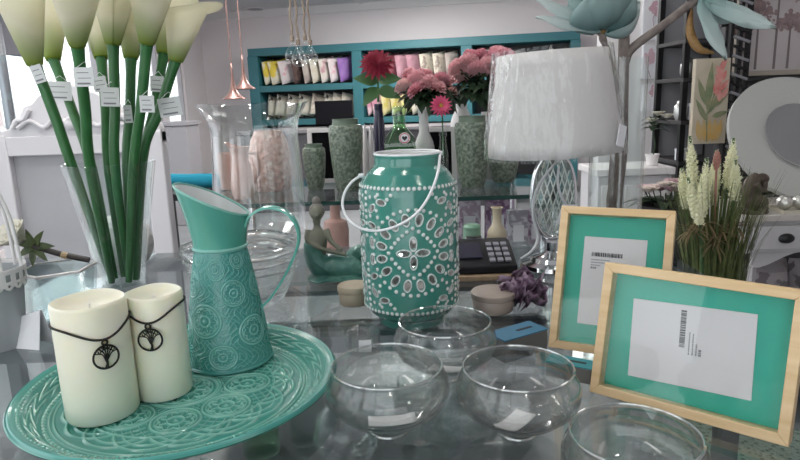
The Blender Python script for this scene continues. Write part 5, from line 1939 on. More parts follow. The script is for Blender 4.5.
def candle(c, r, h, label, cord_z, px_charm, rz):
    t = thing('candle', label, 'candle', c, 0, 'cream pillar candles')
    pr = [(r * .96, 0), (r, .002), (r * 1.005, h * .5), (r, h - .003), (r * .985, h - .0008), (r * .955, h), (r * .92, h - .0006), (r * .88, h - .0035), (r * .70, h - .008), (r * .35, h - .0105), (.0005, h - .0112)]

    def wob(a, rr_, z_):
        return rr_ * (1 + .006 * math.sin(a * 2 + 1) + .004 * math.sin(a * 3 + z_ * 30)), z_ + (.0006 * math.sin(a * 3 + r * 99) if z_ > h * .8 and rr_ > r * .8 else 0)
    MB().lathe(pr, 90, cap0=True, fn=wob).build('body', wax, t)
    MB().tube([(0, 0, h - .0112), (.0006, 0, h - .0075), (.001, .0004, h - .0045)], .0009, 6).build('wick', M['white_paint'], t)
    # cord, sagging towards the charm
    N_ = 80
    pts = []
    for k in range(N_):
        a = 2 * PI * k / N_
        da = (a - px_charm + PI) % (2 * PI) - PI
        sag = .0135 * math.exp(-(da / .75) ** 2)
        pts.append(((r * 1.008 + .0010) * math.cos(a), (r * 1.008 + .0010) * math.sin(a), cord_z - sag + .002 * math.cos(a + 1)))
    cd_ = MB().tube(pts, .0010, 8, closed=True).build('cord', cord_m, t)
    ch = MB()
    R_ = .0103
    ch.tube([(R_ * math.cos(2 * PI * k / 40), 0, R_ * math.sin(2 * PI * k / 40)) for k in range(40)], .0009, 8, closed=True)
    ch.tube([(.0022 * math.cos(2 * PI * k / 16), 0, R_ + .0026 + .0022 * math.sin(2 * PI * k / 16)) for k in range(16)], .0009, 6, closed=True)
    ch.tube(spline([(-.0005, 0, -R_), (.0006, 0, -.006), (0, 0, -.001)], 8), [.0015, .0014, .0013, .0012, .0011, .0011, .0010, .0010, .0010][:9], 8)
    rr = random.Random(3)
    for a in (-1.1, -.6, -.2, .2, .6, 1.1):
        e = Vector((R_ * .95 * math.sin(a), 0, R_ * .95 * math.cos(a)))
        m_ = Vector((e.x * .42 + .0008, 0, e.z * .35 + .001))
        ch.tube(spline([(0, 0, -.003 + abs(a) * -.0012), m_, e], 10), [.0007] * 4 + [.0005] * 7, 6)
        for sg in (-1, 1):
            b_ = m_.lerp(e, .35)
            ch.tube([b_, b_ + Vector((sg * .0030 * math.cos(a), 0, .0026 + .0008 * math.cos(a)))], .00045, 5)
    for a in (-.9, -.45, .45, .9):
        ch.tube(spline([(0, 0, -.0085), (R_ * .35 * math.sin(a), 0, -.0100), (R_ * .93 * math.sin(a), 0, -R_ * .93 * math.cos(a * .9))], 8), .0007, 5)
    o = ch.build('charm', charm_m, t)
    cz_ = cord_z - .0135 - R_ - .005 + .002 * math.cos(px_charm + 1)
    o.location = ((r * 1.01 + .0020) * math.cos(px_charm), (r * 1.01 + .0020) * math.sin(px_charm), cz_)
    o.rotation_euler = (0, rz, px_charm + PI / 2)
    return t


cz_ = PC.z + .0104
h1 = at(93, 299, .522).z - cz_
v = at(72, 340, .50)
candle(Vector((-.2765, .5232, cz_)), .0308, h1, 'larger cream pillar candle with black cord and tree charm nearest the platter edge', h1 * .695 + .015, -PI / 2 + .72, .03)
h2 = at(160, 290, .563).z - cz_
candle(Vector((-.2345, .5610, cz_)), .0262, h2, 'smaller cream pillar candle with tree charm between the larger candle and the pitcher', h2 * .735 + .016, -PI / 2 + .15, -.06)

# ---- clear bowls
gb = M['bowl_glass']
rim_glass = glass('rim_glass', (.95, .97, .96), .03, .22, 1.6, peak=.95)
sticker_m = mat('sticker_white', (.90, .91, .92), .5, bump=('noise', 260, .2))


def bowl(c, k, label, sa, sx, sy, foot=True):
    t = thing('glass_bowl', label, 'bowl', Vector((c[0], c[1], TZ + .0005)), 0, 'clear glass bowls')
    out_p = [(.0005, .0030), (.012, .0026), (.0155, .0014), (.0160, 0), (.0148, 0), (.0120, .0018), (.0075, .0045), (.0075, .0075), (.014, .0098), (.026, .0125), (.038, .0180), (.0475, .0265), (.0520, .0360), (.0522, .0430), (.0502, .0500), (.0468, .0560), (.0460, .0585), (.0466, .0600), (.0452, .0600), (.0444, .0580), (.0450, .0552), (.0484, .0495), (.0504, .0428), (.0503, .0365), (.0460, .0278), (.0370, .0196), (.0255, .0143), (.012, .0118), (.0005, .0115)]
    MB().lathe([(r_ * k, z_ * k) for r_, z_ in out_p], 96).build('body', gb, t)
    MB().tube([(.0459 * k * math.cos(2 * PI * q_ / 96), .0459 * k * math.sin(2 * PI * q_ / 96), .0602 * k) for q_ in range(96)], .0010, 8, closed=True).build('rim', rim_glass, t)
    MB().tube([(.0155 * k * math.cos(2 * PI * q_ / 48), .0155 * k * math.sin(2 * PI * q_ / 48), .0012) for q_ in range(48)], .0011, 8, closed=True).build('foot', rim_glass, t)
    st = MB()
    n = 8
    rows_ = []
    for i in range(n + 1):
        row = []
        for j in range(n + 1):
            u, v_ = (i / n - .5) * .040, (j / n - .5) * .019
            X = sx + u * math.cos(sa) - v_ * math.sin(sa)
            Y = sy + u * math.sin(sa) + v_ * math.cos(sa)
            rr_ = math.hypot(X, Y)
            zz_ = float(np.interp(rr_, [0, .012, .0255, .037, .046, .0503], [.0115, .0118, .0143, .0196, .0278, .0365])) + .0011
            row.append((X * k, Y * k, zz_ * k))
        rows_.append(row)
    st.sheet(rows_)
    st.build('price_sticker', sticker_m, t, solid=(.0004, 0))
    return t


bowl((-.0150, .4900), 1.01, 'clear glass bowl with white sticker standing nearest the platter', .08, .003, -.008)
bowl((.0940, .4800), .99, 'clear glass bowl with tilted white sticker between the platter-side bowl and the large frame', .9, -.003, -.006)
bowl((.0420, .5930), 1.0, 'clear glass bowl behind the other two, just below the teal lantern', -.35, .003, -.014)
bowl((.1530, .3780), .92, 'clear glass bowl nearest the camera under the corner of the large frame', .5, .0, -.01)

# small glass dome jar behind the bowls
c = onz(363, 350, TZ)
t = thing('dome_jar', 'little clear glass dome jar with knob between the platter and the lantern', 'jar', (c.x, c.y, TZ + .0005))
hz = at(362, 321, c.y).z - TZ
rj = 17.5 * (c.y * .98 + .05) / FOC
MB().lathe([(rj, 0), (rj, hz * .45), (rj * .95, hz * .55), (rj * .9, hz * .55), (rj * .92, .004), (.0005, .003)], 48, cap0=True).build('body', gb, t)
MB().lathe([(rj * 1.02, hz * .56), (rj * .98, hz * .64), (rj * .75, hz * .76), (rj * .3, hz * .84), (rj * .16, hz * .87), (rj * .26, hz * .93), (rj * .2, hz), (.0005, hz * 1.01)], 40, cap0=True).build('lid', gb, t)
st = MB().box((0.004, -rj * .98, hz * .35), (.014, .0006, .014)).build('price_sticker', sticker_m, t)

# ---- lidded pots behind the lantern
potm = mat('pot_tan', (.42, .35, .25), .45, col2=(.48, .41, .31), nscale=14)
potm2 = mat('pot_taupe', (.40, .33, .29), .35, col2=(.46, .39, .34), nscale=14)


def pot(px, py, w_px, ytop, m, label, dome):
    c = onz(px, py, TZ)
    F_ = c.y * math.cos(PITCH) + .28 * math.sin(PITCH)
    r_ = w_px / 2 * F_ / FOC
    h_ = at(px, ytop, c.y).z - TZ
    t = thing('trinket_pot', label, 'pot', (c.x, c.y, TZ + .0005), 0, 'round lidded trinket pots')
    MB().lathe([(r_ * .88, 0), (r_ * .93, .002), (r_ * .96, h_ * .60), (r_ * .94, h_ * .63)], 56, cap0=True, cap1=True).build('body', m, t)
    MB().lathe([(r_ * 1.0, h_ * .64), (r_ * 1.02, h_ * .68), (r_ * 1.02, h_ * .90), (r_ * .96, h_ * .97), (r_ * .6, h_ * (.98 + .06 * dome)), (.0005, h_ * (.99 + .10 * dome))], 56, cap0=True).build('lid', m, t)


pot(355, 303, 33, 284, potm, 'round tan trinket pot beside the lantern on the mermaid figurine side', 0)
pot(493, 310, 43, 290, potm2, 'round taupe lidded trinket pot between the lantern and the purple tulle', 1)

# ---- mermaid-like figurines
fig_teal = mat('figurine_teal', (.045, .16, .135), .3, col2=(.12, .30, .245), nscale=40, bump=('voronoi', 70, .5))
fig_skin = mat('figurine_skin', (.15, .16, .12), .45, col2=(.21, .21, .16), nscale=30)
fig_hair = mat('figurine_hair', (.12, .11, .10), .5, col2=(.19, .18, .16), nscale=50, bump=('noise', 90, .6))
c = onz(331, 278, TZ)
c.x += .002
F_ = c.y
k = F_ / FOC * 1.03


def figurine(loc, flip, label):
    t = thing('lady_figurine', label, 'figurine', loc, 0, 'green ceramic lady figurines')
    f = -1 if flip else 1
    P_ = lambda x, y, z_: Vector((f * x * k, y * k, z_ * k))
    skn = MB()
    skn.tube(spline([P_(-14, 0, 24), P_(-14, 0, 36), P_(-12, -1, 46), P_(-12, -1, 54), P_(-12, -2, 60)], 20), [x * k for x in (10, 10, 10.2, 10.5, 10.8, 11, 11.2, 11, 10.5, 9.8, 9, 7.8, 6.2, 4.6, 3.8, 3.5, 3.4, 3.6, 4, 4, 4, 4, 4)][:21], 16, flat=(1, .75))
    for s_, ex in ((-1, 18), (1, 14)):
        skn.tube(spline([P_(-12 + s_ * 9, -1, 50), P_(-10 + s_ * 11, -6, 40), P_(2 + s_ * 8, -10, 32), P_(ex - 2, -11, 28 + s_ * 2)], 16), [3.2 * k, 3.1 * k, 3 * k, 2.9 * k, 2.8 * k, 2.7 * k, 2.6 * k, 2.5 * k, 2.5 * k, 2.4 * k, 2.3 * k, 2.2 * k, 2.1 * k, 2.1 * k, 2 * k, 2 * k, 2 * k][:16], 10)
    skn.ball(P_(-11.5, -2, 67), 7.4 * k, 18, 12, (.9, 1, 1.08))
    skn.ball(P_(-11.5 + 1.5, -9.4, 65.5), 1.3 * k, 8, 6)
    b_ = skn.build('body', fig_skin, t)
    md_ = b_.modifiers.new('merge', 'REMESH')
    md_.mode = 'VOXEL'
    md_.voxel_size = .0016
    md_.use_smooth_shade = True
    hr = MB()
    hr.ball(P_(-11.5, .6, 68.5), 8.2 * k, 18, 12, (.95, .95, 1.02))
    hr.ball(P_(-11.5, 2, 77.5), 4.4 * k, 14, 10, (1, 1, 1.15))
    hr.build('hair', fig_hair, t)
    dr = MB()
    # dress: wraps the hips and sweeps along the ground
    ctr = spline([P_(-17, 0, 38), P_(-16, 1, 24), P_(-10, 1, 12), P_(4, -2, 12.5), P_(18, -3, 12), P_(28, -2, 8), P_(33, 0, 5)], 36)
    rad_ = np.interp(np.linspace(0, 1, len(ctr)), [0, .15, .35, .5, .7, .85, 1], [9.5, 11, 12.2, 12.4, 10.5, 7, 3.5]) * k
    dr.tube(ctr, list(rad_), 20, flat=(1, 1.05))
    for q in range(5):
        a_ = q / 4
        dr.tube(spline([P_(-16 + 26 * a_, -10, 20 - 2 * a_), P_(0 + 18 * a_, -13, 9 + 3 * a_), P_(16 + 14 * a_, -9, 3.5 + 2 * a_)], 14), 1.3 * k, 8)
    # ground drape keeps the hem on the table
    dr.lathe([(24 * k, 0), (25 * k, 1.2 * k), (18 * k, 3.5 * k), (.0005, 5 * k)], 32, (f * 4 * k, 0, 0), cap0=True, fn=lambda a, r_, z_: (r_ * (1.15 if abs(math.cos(a)) > .5 else .75), z_))
    dr = dr.build('dress', fig_teal, t)
    md_ = dr.modifiers.new('merge', 'REMESH')
    md_.mode = 'VOXEL'
    md_.voxel_size = .0016
    md_.use_smooth_shade = True
    return t


figurine(Vector((c.x, c.y, TZ + .0008)), False, 'seated green ceramic lady figurine with hair bun between hurricane glass and lantern')
figurine(Vector((c.x + .070, c.y + .075, TZ + .0008)), True, 'second seated green lady figurine mostly hidden behind the teal lantern')

# ---- hurricane glass and rippled bowl
c = at(254, 125, 1.05)
t = thing('hurricane_glass', 'tall clear hurricane glass with flared rim behind the pitcher handle', 'vase', (c.x, 1.05, TZ + .0005))
H = at(254, 104, 1.05).z - TZ
rr0, rr1 = 45 * 1.05 / FOC, 54 * 1.05 / FOC
pr = [(.055, 0), (.058, .002), (.058, .006), (.040, .010), (.022, .02), (.024, .032), (.05, .045), (rr0, .065), (rr0 * 1.0, H * .5), (rr0 * .94, H * .78), (rr0 * .93, H * .84), (rr0 * .98, H * .91), (rr1 * .96, H * .985), (rr1, H), (rr1 * .975, H), (rr0 * .94, H * .91), (rr0 * .90, H * .84), (rr0 * .91, H * .77), (rr0 * .96, H * .5), (rr0 * .95, .07), (.045, .05), (.0005, .044)]


def wavy(a, r_, z_):
    q = smooth(np.array(z_ / H), .85, 1.0)
    return r_ * (1 + .008 * float(q) * math.sin(a * 5)), z_ + .002 * float(q) * math.sin(a * 5 + 1)


MB().lathe(pr, 90, cap0=True, fn=wavy).build('body', glass('hurricane_clear', (.965, .975, .972), .012, .045, 2.3), t)
c = onz(246, 292, TZ)
t = thing('rippled_bowl', 'deep clear rippled glass bowl behind the pitcher handle', 'bowl', (-.229, .868, TZ + .0005))
RBw, HB = .084, at(246, 222, .87).z - TZ
HB = max(.05, min(HB, .085))
pr = [(.045, 0), (.05, .001)]
n = 46
for k_ in range(n + 1):
    q = k_ / n
    pr.append((.05 + (RBw - .05) * (q ** .55) + .0018 * math.sin(q * 42), .002 + HB * q))
for k_ in range(n, -1, -1):
    q = k_ / n
    pr.append((.046 + (RBw - .05) * (q ** .55) + .0018 * math.sin(q * 42 + 1.5), .006 + HB * q * (1 - .004 / HB)))
pr.append((.0005, .006))


def rip(a, r_, z_):
    nz_ = noise.noise(Vector((math.cos(a) * 2.5, math.sin(a) * 2.5, z_ * 60)))
    return r_ * (1 + .025 * nz_), z_ + .0035 * noise.noise(Vector((math.cos(a) * 2 + 9, math.sin(a) * 2, z_ * 20))) * min(1, z_ / .01)


MB().lathe(pr, 140, cap0=True, fn=rip).build('body', solid_glass('ripple_glass', (.97, .98, .98), 1.45), t)

# ---- clear vase of calla lilies
vc = Vector((-.435, .938, TZ + .0005))
VH = at(111, 163, .938).z - TZ
t = thing('calla_vase', 'flared clear glass vase holding the calla lilies behind the candles', 'vase', vc)
pr = [(.029, 0), (.030, .003), (.0315, .02), (.066, VH), (.0645, VH + .0008), (.063, VH), (.0285, .022), (.0265, .012), (.0005, .012)]
MB().lathe(pr, 64, cap0=True).build('body', M['glass'], t)
calla_m = mat('calla_petal', (.75, .72, .55), .5, attr='Col', trans=.5)
spadix_m = mat('spadix', (.72, .52, .08), .7, bump=('voronoi', 300, .8))
tag_m = mat('tag_paper', (.66, .68, .68), .55)


def calla(pts, head_dir, H, R, turn, label, tag_px, lip_tip=.35, i_lip=False):
    """pts: stem points in world space, the last one is the flower's base"""
    base = Vector(pts[0])
    t = thing('calla_lily', label, 'flower', base, 0, 'artificial calla lilies in the clear vase')
    sp_ = [p_ - base for p_ in spline(pts, 30)]
    MB().tube(sp_, [.0050 + .0024 * min(1, q_ / 9) for q_ in range(len(sp_) - 3)] + [.0078, .0084, .0092], 12).build('stem', M['green_stem'], t)
    ax = Vector(head_dir).normalized()
    _, u_, v_ = basis(ax)
    nv_, nu_ = 26, 44
    Pm = np.zeros((nv_, nu_, 3))
    Cm = np.zeros((nv_, nu_, 3))
    fb = sp_[-1] - ax * .004
    for i in range(nv_):
        q = i / (nv_ - 1)
        for j in range(nu_):
            a = 2 * PI * j / (nu_ - 1)
            w_ = (1 + math.cos(a - PI)) / 2                # 1 at the tip side, seam opposite
            r_ = .0095 + (R - .0095) * (q ** .95) * (.72 + .28 * w_)
            r_ *= 1 + .05 * (a / (2 * PI))                  # wrap over itself
            lipq = max(0, (q - .78) / .22)
            r_ += R * (.40 if i_lip else .14) * lipq ** 1.6
            hq = H * q * (.74 + lip_tip * w_ ** 2) - H * .10 * lipq ** 2
            p_ = fb + ax * hq + (u_ * math.cos(a + turn) + v_ * math.sin(a + turn)) * r_
            Pm[i, j] = p_
            g_ = max(0, 1 - q / .38)
            Cm[i, j] = np.array((.93, .91, .78)) * (1 - g_) + np.array((.34, .46, .05)) * g_
    grid_mesh('spathe', Pm, Cm, calla_m, t, closed_u=False, solid=(.0014, 0))
    MB().tube([fb + ax * .01, fb + ax * H * .35, fb + ax * H * .62], [.004, .0045, .002], 10).build('spadix', spadix_m, t)
    if tag_px:
        px, py, w_, h_, rot = tag_px
        # tag hangs on the stem at about that height
        d0 = min(spline(pts, 60), key=lambda p_: abs(p_.z - at(px, py, base.y).z))
        c_ = at(px, py, d0.y - .013) - base
        k_ = d0.y / FOC
        R3 = Matrix.Rotation(rot, 3, 'Y')
        o = MB().box((0, 0, 0), (w_ * k_, .0006, h_ * k_)).build('price_tag', tag_m, t)
        o.location = c_
        o.rotation_euler = (0, rot, 0)
        ln = MB()
        for q_, (a_, b_, th_) in enumerate(((-.35, .25, .0011), (-.30, .35, .0009), (-.36, .30, .0024))):
            ln.box(((a_ + b_) / 2 * w_ * k_, -.00045, (.22 - .28 * q_) * h_ * k_), ((b_ - a_) * w_ * k_, .0002, th_))
        ln.build('printed_text', M['grey_ink'], o)
        MB().tube([Vector((-w_ * k_ * .3, 0, h_ * k_ * .5)), Vector((0, .006, h_ * k_ * .8)), Vector((w_ * k_ * .3, .012, h_ * k_ * .4))], .0005, 5).build('tag_loop', M['wire_white'], o)
    return t


stems = [
    ((34, 62), (70, 166), (104, 284), -.020, (-14, -60), .15, .043, (38, 74, 11, 17, -.25), 'calla lily leaning farthest towards the window'),
    ((53, 58), (82, 166), (108, 286), .044, (-10, -62), .15, .046, (59, 91, 24, 18, .06), 'calla lily second from the window edge with a square tag'),
    ((77, 42), (90, 166), (112, 286), -.050, (-2, -60), .14, .044, (84, 77, 19, 18, .02), 'calla lily with a rounded tag third from the window edge'),
    ((101, 56), (108, 166), (115, 286), .056, (-4, -60), .13, .040, (100, 84, 13, 14, -.1), 'calla lily standing near upright at the back of the bunch'),
    ((113, 42), (115, 166), (117, 286), .004, (0, -62), .13, .041, (110, 97, 18, 18, .05), 'upright calla lily in the middle of the bunch'),
    ((131, 56), (127, 166), (121, 286), .028, (2, -58), .13, .039, (128, 114, 8, 17, 0), 'calla lily just right of the middle with a narrow tag'),
    ((147, 40), (140, 166), (125, 286), -.026, (4, -60), .13, .041, (147, 104, 14, 16, .04), 'calla lily with tag low on the stem toward the wall side'),
    ((164, 52), (150, 166), (130, 286), .046, (7, -60), .12, .039, (157, 84, 13, 15, .1), 'calla lily behind the open bloom on the wall side'),
    ((176, 58), (153, 160), (131, 288), .0, (9, -46), .098, .034, (170, 107, 22, 18, -.12), 'open calla lily showing its full lip on the wall side'),
]
for i, (tp, md_, bt, dd_, hd, H, R, tg_, lab) in enumerate(stems):
    D0 = .938
    sc = .5
    fa = PI * i / 8
    pb = Vector((vc.x - .0185 * math.cos(fa), vc.y + .0185 * math.sin(fa) * (1 if dd_ > 0 else -1), TZ + .0185))
    pm = at(md_[0], md_[1], D0 + dd_)
    ox, oy = pm.x - vc.x, pm.y - vc.y
    ol_ = math.hypot(ox, oy)
    if ol_ > .050:
        pm.x, pm.y = vc.x + ox * .050 / ol_, vc.y + oy * .050 / ol_
    pt_ = at(tp[0], tp[1], D0 + dd_ * 1.9)
    pb.z = max(pb.z, TZ + .016)
    hdw = at(tp[0] + hd[0], tp[1] + hd[1], D0 + dd_ * (2.6 if i < 8 else 1.9) - .005) - pt_
    calla([pb, pm, pm.lerp(pt_, .5) + Vector((.0015, 0, 0)), pt_], hdw, H, R, i * 1.1 if i < 8 else 2.2, lab, tg_, i_lip=(i == 8))

# ---- window-side clutter: lace pot, tag card, tumbler, rose, ball
zinc = mat('zinc_white', (.46, .49, .51), .45, metal=.15, bump=('noise', 30, .15))
c = onz(2, 346, TZ)
t = thing('lace_bucket', 'pale metal bucket with lace cut rim and wire dome at the platter edge', 'bucket', (c.x - .002, c.y, TZ + .0005))
hB = at(2, 268, c.y).z - TZ
rB_ = 33 * (c.y * .98 + .04) / FOC
MB().lathe([(rB_ * .70, 0), (rB_ * .72, .002), (rB_ * .95, hB * .97), (rB_ * .92, hB * .97), (rB_ * .69, .004), (.0005, .003)], 56, cap0=True).build('body', zinc, t)
nu, nv = 480, 30
V_, TH = np.meshgrid(np.linspace(0, 1, nv), np.linspace(0, 2 * PI, nu, endpoint=False), indexing='ij')
nsc = 20
scal = hB * .21 + .0045 * np.abs(np.sin(TH * nsc / 2))
Zl = hB * 1.01 - V_ * scal
Rl = rB_ * (1.03 - .035 * V_)
P = np.stack([Rl * np.cos(TH), Rl * np.sin(TH), Zl], -1)
su = ((TH * nsc / (2 * PI)) % 1 - .5) * (2 * PI * rB_ / nsc)
drop = (np.abs(su) < .0028) & (np.abs(V_ - .42) < .15)
drop |= (np.hypot(su, (V_ - .80) * hB * .24) < .0012)
grid_mesh('lace_rim', P, None, M['white_paint'], t, solid=(.0008, 1), drop=drop)
wr_ = MB()
apex = Vector((0, 0, at(2, 150, c.y).z - TZ))
for k_ in range(7):
    a_ = k_ * 2 * PI / 7 + .3
    wr_.tube(spline([Vector((rB_ * .93 * math.cos(a_), rB_ * .93 * math.sin(a_), hB * .95)), Vector((rB_ * .8 * math.cos(a_), rB_ * .8 * math.sin(a_), hB + (apex.z - hB) * .45)), Vector((rB_ * .35 * math.cos(a_), rB_ * .35 * math.sin(a_), hB + (apex.z - hB) * .85)), apex], 20), .0022, 8, flat=(1, 1))
wr_.ball(apex, .006, 10, 8)
wr_.build('wire_dome', M['white_paint'], t)
c2 = onz(37, 345, TZ)
t = thing('folded_card', 'white folded paper card standing between the bucket and the larger candle', 'card', (c2.x - .004, c2.y - .002, TZ + .0005), -.25)
cw_ = .021
hh_ = .046
mb = MB()
mb.prism([Vector((-cw_, -.012, 0)), Vector((cw_, -.012, 0)), Vector((cw_ * .9, 0, hh_)), Vector((-cw_ * .5, 0, hh_ * .8))], (0, .12, .0), .0065)
mb.build('front_flap', M['paper'], t)
mb = MB()
mb.prism([Vector((-cw_, .013, 0)), Vector((cw_, .013, 0)), Vector((cw_ * .9, .002, hh_)), Vector((-cw_ * .5, .002, hh_ * .8))], (0, .12, 0), .0065)
mb.build('back_flap', M['paper'], t)
c = onz(64, 318, TZ)
t = thing('glass_tumbler', 'six-sided clear glass holder under the lying white rose', 'glass', (c.x, c.y, TZ + .0005))
ht = at(64, 268, c.y).z - TZ
rt_ = .047
hexf = lambda a, r_, z_: (r_ / math.cos(((a + PI / 6) % (PI / 3)) - PI / 6) * .93, z_)
MB().lathe([(rt_ * .8, 0), (rt_, ht), (rt_ * .93, ht), (rt_ * .74, .007), (.0005, .007)], 72, cap0=True, fn=hexf).build('body', glass('tumbler_glass', (.86, .90, .90), .02, .05, 3), t)
MB().lathe([(rt_ * 1.005, ht - .002), (rt_ * 1.01, ht + .001), (rt_ * .93, ht + .0015), (rt_ * .93, ht - .001)], 72, closed=True, fn=hexf).build('rim', M['white_paint'], t)
o = MB().ball((0, 0, 0), .052, 40, 28).build('textured_ball', mat('ball_white', (.72, .73, .72), .5, bump=('voronoi', 95, 1.0)))
b_ = at(126, 276, 1.05)
o.location = (b_.x, 1.05, TZ + .0525)
tag(o, 'large white dimpled ball on the glass table behind the calla vase', 'ball')
# artificial white rose lying across the tumbler
dR = c.y + .01
q0 = at(25, 238, dR)
t = thing('white_rose', 'artificial white rosebud with leaves and dark stem resting on the tumbler', 'flower', q0)
o = rose_mb(.026, 16, 8, .30).build('bloom', petal_white, t, solid=(.001, 0))
o.location = (-.004, 0, -.004)
o.rotation_euler = (.6, -.5, 0)
lf = MB()
for k_ in range(22):
    a_ = k_ * .9
    px_, py_ = 36 + 8 * math.cos(a_ * 2.3), 246 + 16 * math.sin(a_ * 1.7)
    b0 = at(35, 246, dR) - q0
    leaf(lf, b0, (math.cos(a_), -.35, math.sin(a_)), (0, -1, .3), .022 + .010 * math.sin(k_ * 3.1), .010, .2, 5)
lf.build('leaves', mat('rose_leaf', (.04, .065, .02), .5, col2=(.10, .13, .04), nscale=80), t)
MB().tube(spline([at(34, 246, dR) - q0, at(60, 254, dR) - q0, at(89, 260, dR) - q0], 14), .0042, 8).build('stem', mat('rose_stem', (.03, .022, .02), .5), t)
MB().tube([at(62, 254.6, dR) - q0, at(68, 256, dR) - q0], .0048, 8).build('stem_band', mat('gold_band', (.42, .30, .16), .4), t)

# ---- blue boxes between the bowls and the frames
blue = mat('box_blue', (.05, .20, .33), .5)
cyan = mat('box_teal', (.05, .30, .34), .5)
sidem = mat('box_side', (.16, .16, .15), .6)


def slot_box(a, b, w_, h_, mtop, label):
    """top edge from a to b on the table plane, w_ deep"""
    u_ = (b - a)
    L = u_.length
    an = math.atan2(u_.y, u_.x)
    cc = (a + b) / 2
    t = thing('slot_box', label, 'box', (cc.x, cc.y, TZ + .0005), an, 'blue slotted boxes')
    MB().span((-L / 2, -w_ / 2, 0), (L / 2, w_ / 2, h_ - .0015)).build('body', sidem, t, bevel=.0008)
    MB().span((-L / 2 - .0005, -w_ / 2 - .0005, h_ - .0012), (L / 2 + .0005, w_ / 2 + .0005, h_)).build('lid', mtop, t)
    MB().span((-L * .02, -.0018, h_ + .0001), (L * .34, .0018, h_ + .0004)).build('slot', M['ink'], t)


hb_ = .017
hb_ = .026
a = onz(538, 325, TZ + hb_)
b = onz(496, 337, TZ + hb_)
slot_box(b, a, .030, hb_, blue, 'blue topped slotted box behind the clear bowls')
a = onz(594, 357, TZ + hb_)
b = onz(549, 349, TZ + hb_)
slot_box(b, a, .020, .017, cyan, 'teal topped slotted box at the foot of the upright frame')

# ---- photo frames
insert_m = mat('insert_paper', (.66, .63, .65), .6)
mat_teal = mat('mount_teal', (.012, .37, .27), .5)
frame_glass = glass('frame_glass', (.98, .99, .985), .02, .018, 5, peak=.5)


def photo_frame(bl, yaw, lean, W_, H_, label, landscape):
    e, dp = .0085, .020
    up_ = dp * math.sin(lean) + .0006
    q_ = 1 - up_ / (CZ - TZ)
    t = thing('photo_frame', label, 'picture frame', Vector((bl[0] * q_, bl[1] * q_, TZ + up_)), rot=(-lean, 0, yaw), group='pale wood photo frames')
    for nm, q in (('rail', [(0, 0), (W_, 0), (W_ - e, e), (e, e)]), ('rail', [(0, H_), (e, H_ - e), (W_ - e, H_ - e), (W_, H_)]), ('stile', [(0, 0), (e, e), (e, H_ - e), (0, H_)]), ('stile', [(W_, 0), (W_, H_), (W_ - e, H_ - e), (W_ - e, e)])):
        MB().prism([Vector((x_, 0, z_)) for x_, z_ in q], (0, 1, 0), dp).build(nm, M['wood'], t, bevel=.0007)
    MB().span((e + .0002, .0125, e + .0002), (W_ - e - .0002, .0145, H_ - e - .0002)).build('mount_board', mat_teal, t)
    MB().span((e + .0002, .0030, e + .0002), (W_ - e - .0002, .0042, H_ - e - .0002)).build('glass_pane', frame_glass, t)
    MB().span((e, .0150, e), (W_ - e, .0190, H_ - e)).build('backing', M['dark'], t)
    if landscape:
        x0, x1, z0, z1, an = W_ * .175, W_ * .80, H_ * .195, H_ * .775, -.045
    else:
        x0, x1, z0, z1, an = W_ * .225, W_ * .78, H_ * .19, H_ * .80, 0
    cx_, cz_2 = (x0 + x1) / 2, (z0 + z1) / 2
    w_, h_ = x1 - x0, z1 - z0
    o = MB().span((-w_ / 2, -.0004, -h_ / 2), (w_ / 2, .0003, h_ / 2)).build('paper_insert', insert_m, t)
    o.location = (cx_, .0118, cz_2)
    o.rotation_euler = (0, an, 0)
    pr_ = MB()
    rr = random.Random(2)
    if landscape:       # printing turned on its side: bars stacked upwards
        z_ = -h_ * .02
        for k_ in range(22):
            wd_ = rr.choice((.0005, .0009, .0014))
            pr_.box((-w_ * .06, -.00065, z_ + wd_ / 2), (.0046, .0002, wd_))
            z_ += wd_ + rr.choice((.0004, .0007))
        tx = [('Ref 4087', .0026, -w_ * .005), ('R M5', .0036, w_ * .13)]
        for s2, ss, xo in tx:
            pass
    else:
        x_ = -w_ * .36
        for k_ in range(22):
            wd_ = rr.choice((.0005, .0009, .0014))
            pr_.box((x_ + wd_ / 2, -.00065, h_ * .30), (wd_, .0002, .0046))
            x_ += wd_ + rr.choice((.0004, .0007))
    pr_.build('printed_barcode', M['ink'], o)
    # rows of small print, as strokes too fine to read in the photograph
    sm = MB()
    for ln_ in range(4):
        q = 0
        while q < [.019, .017, .010, .005][ln_]:
            L_ = rr.uniform(.0007, .0020)
            off = (.0060 + .0030 * ln_)
            if landscape:
                sm.box((-w_ * .06 + off, -.00065, -h_ * .10 + q + L_ / 2), (.0011 if ln_ < 3 else .0022, .0002, L_))
            else:
                sm.box((-w_ * .36 + q + L_ / 2, -.00065, h_ * .30 - off), (L_, .0002, .0011 if ln_ < 3 else .0022))
            q += L_ + .0005
    sm.build('printed_text', M['grey_ink'], o)
    # strut behind
    leg = MB()
    fy = .062
    fz = fy * math.tan(lean) - up_ / math.cos(lean) + .002
    leg.add([Vector((W_ * a_, y_ + k_ * .004, z_ + k_ * .0012)) for k_ in (0, 1) for a_, y_, z_ in ((.42, .0195, H_ * .66), (.58, .0195, H_ * .66), (.62, fy, fz), (.38, fy, fz))], [(0, 3, 2, 1), (4, 5, 6, 7), (0, 1, 5, 4), (1, 2, 6, 5), (2, 3, 7, 6), (3, 0, 4, 7)])
    leg.build('easel_leg', M['dark'], t)
    return t


photo_frame((.1764, .5500), -.698, .226, .1616, .1231, 'large pale wood photo frame lying landscape with teal mount in front of the upright one', True)
photo_frame((.1637, .6610), -.48, .33, .1185, .1590, 'pale wood photo frame standing upright with teal mount behind the landscape one', False)

# ---- things on the lower shelves, seen through the glass top
zl_ = .6125


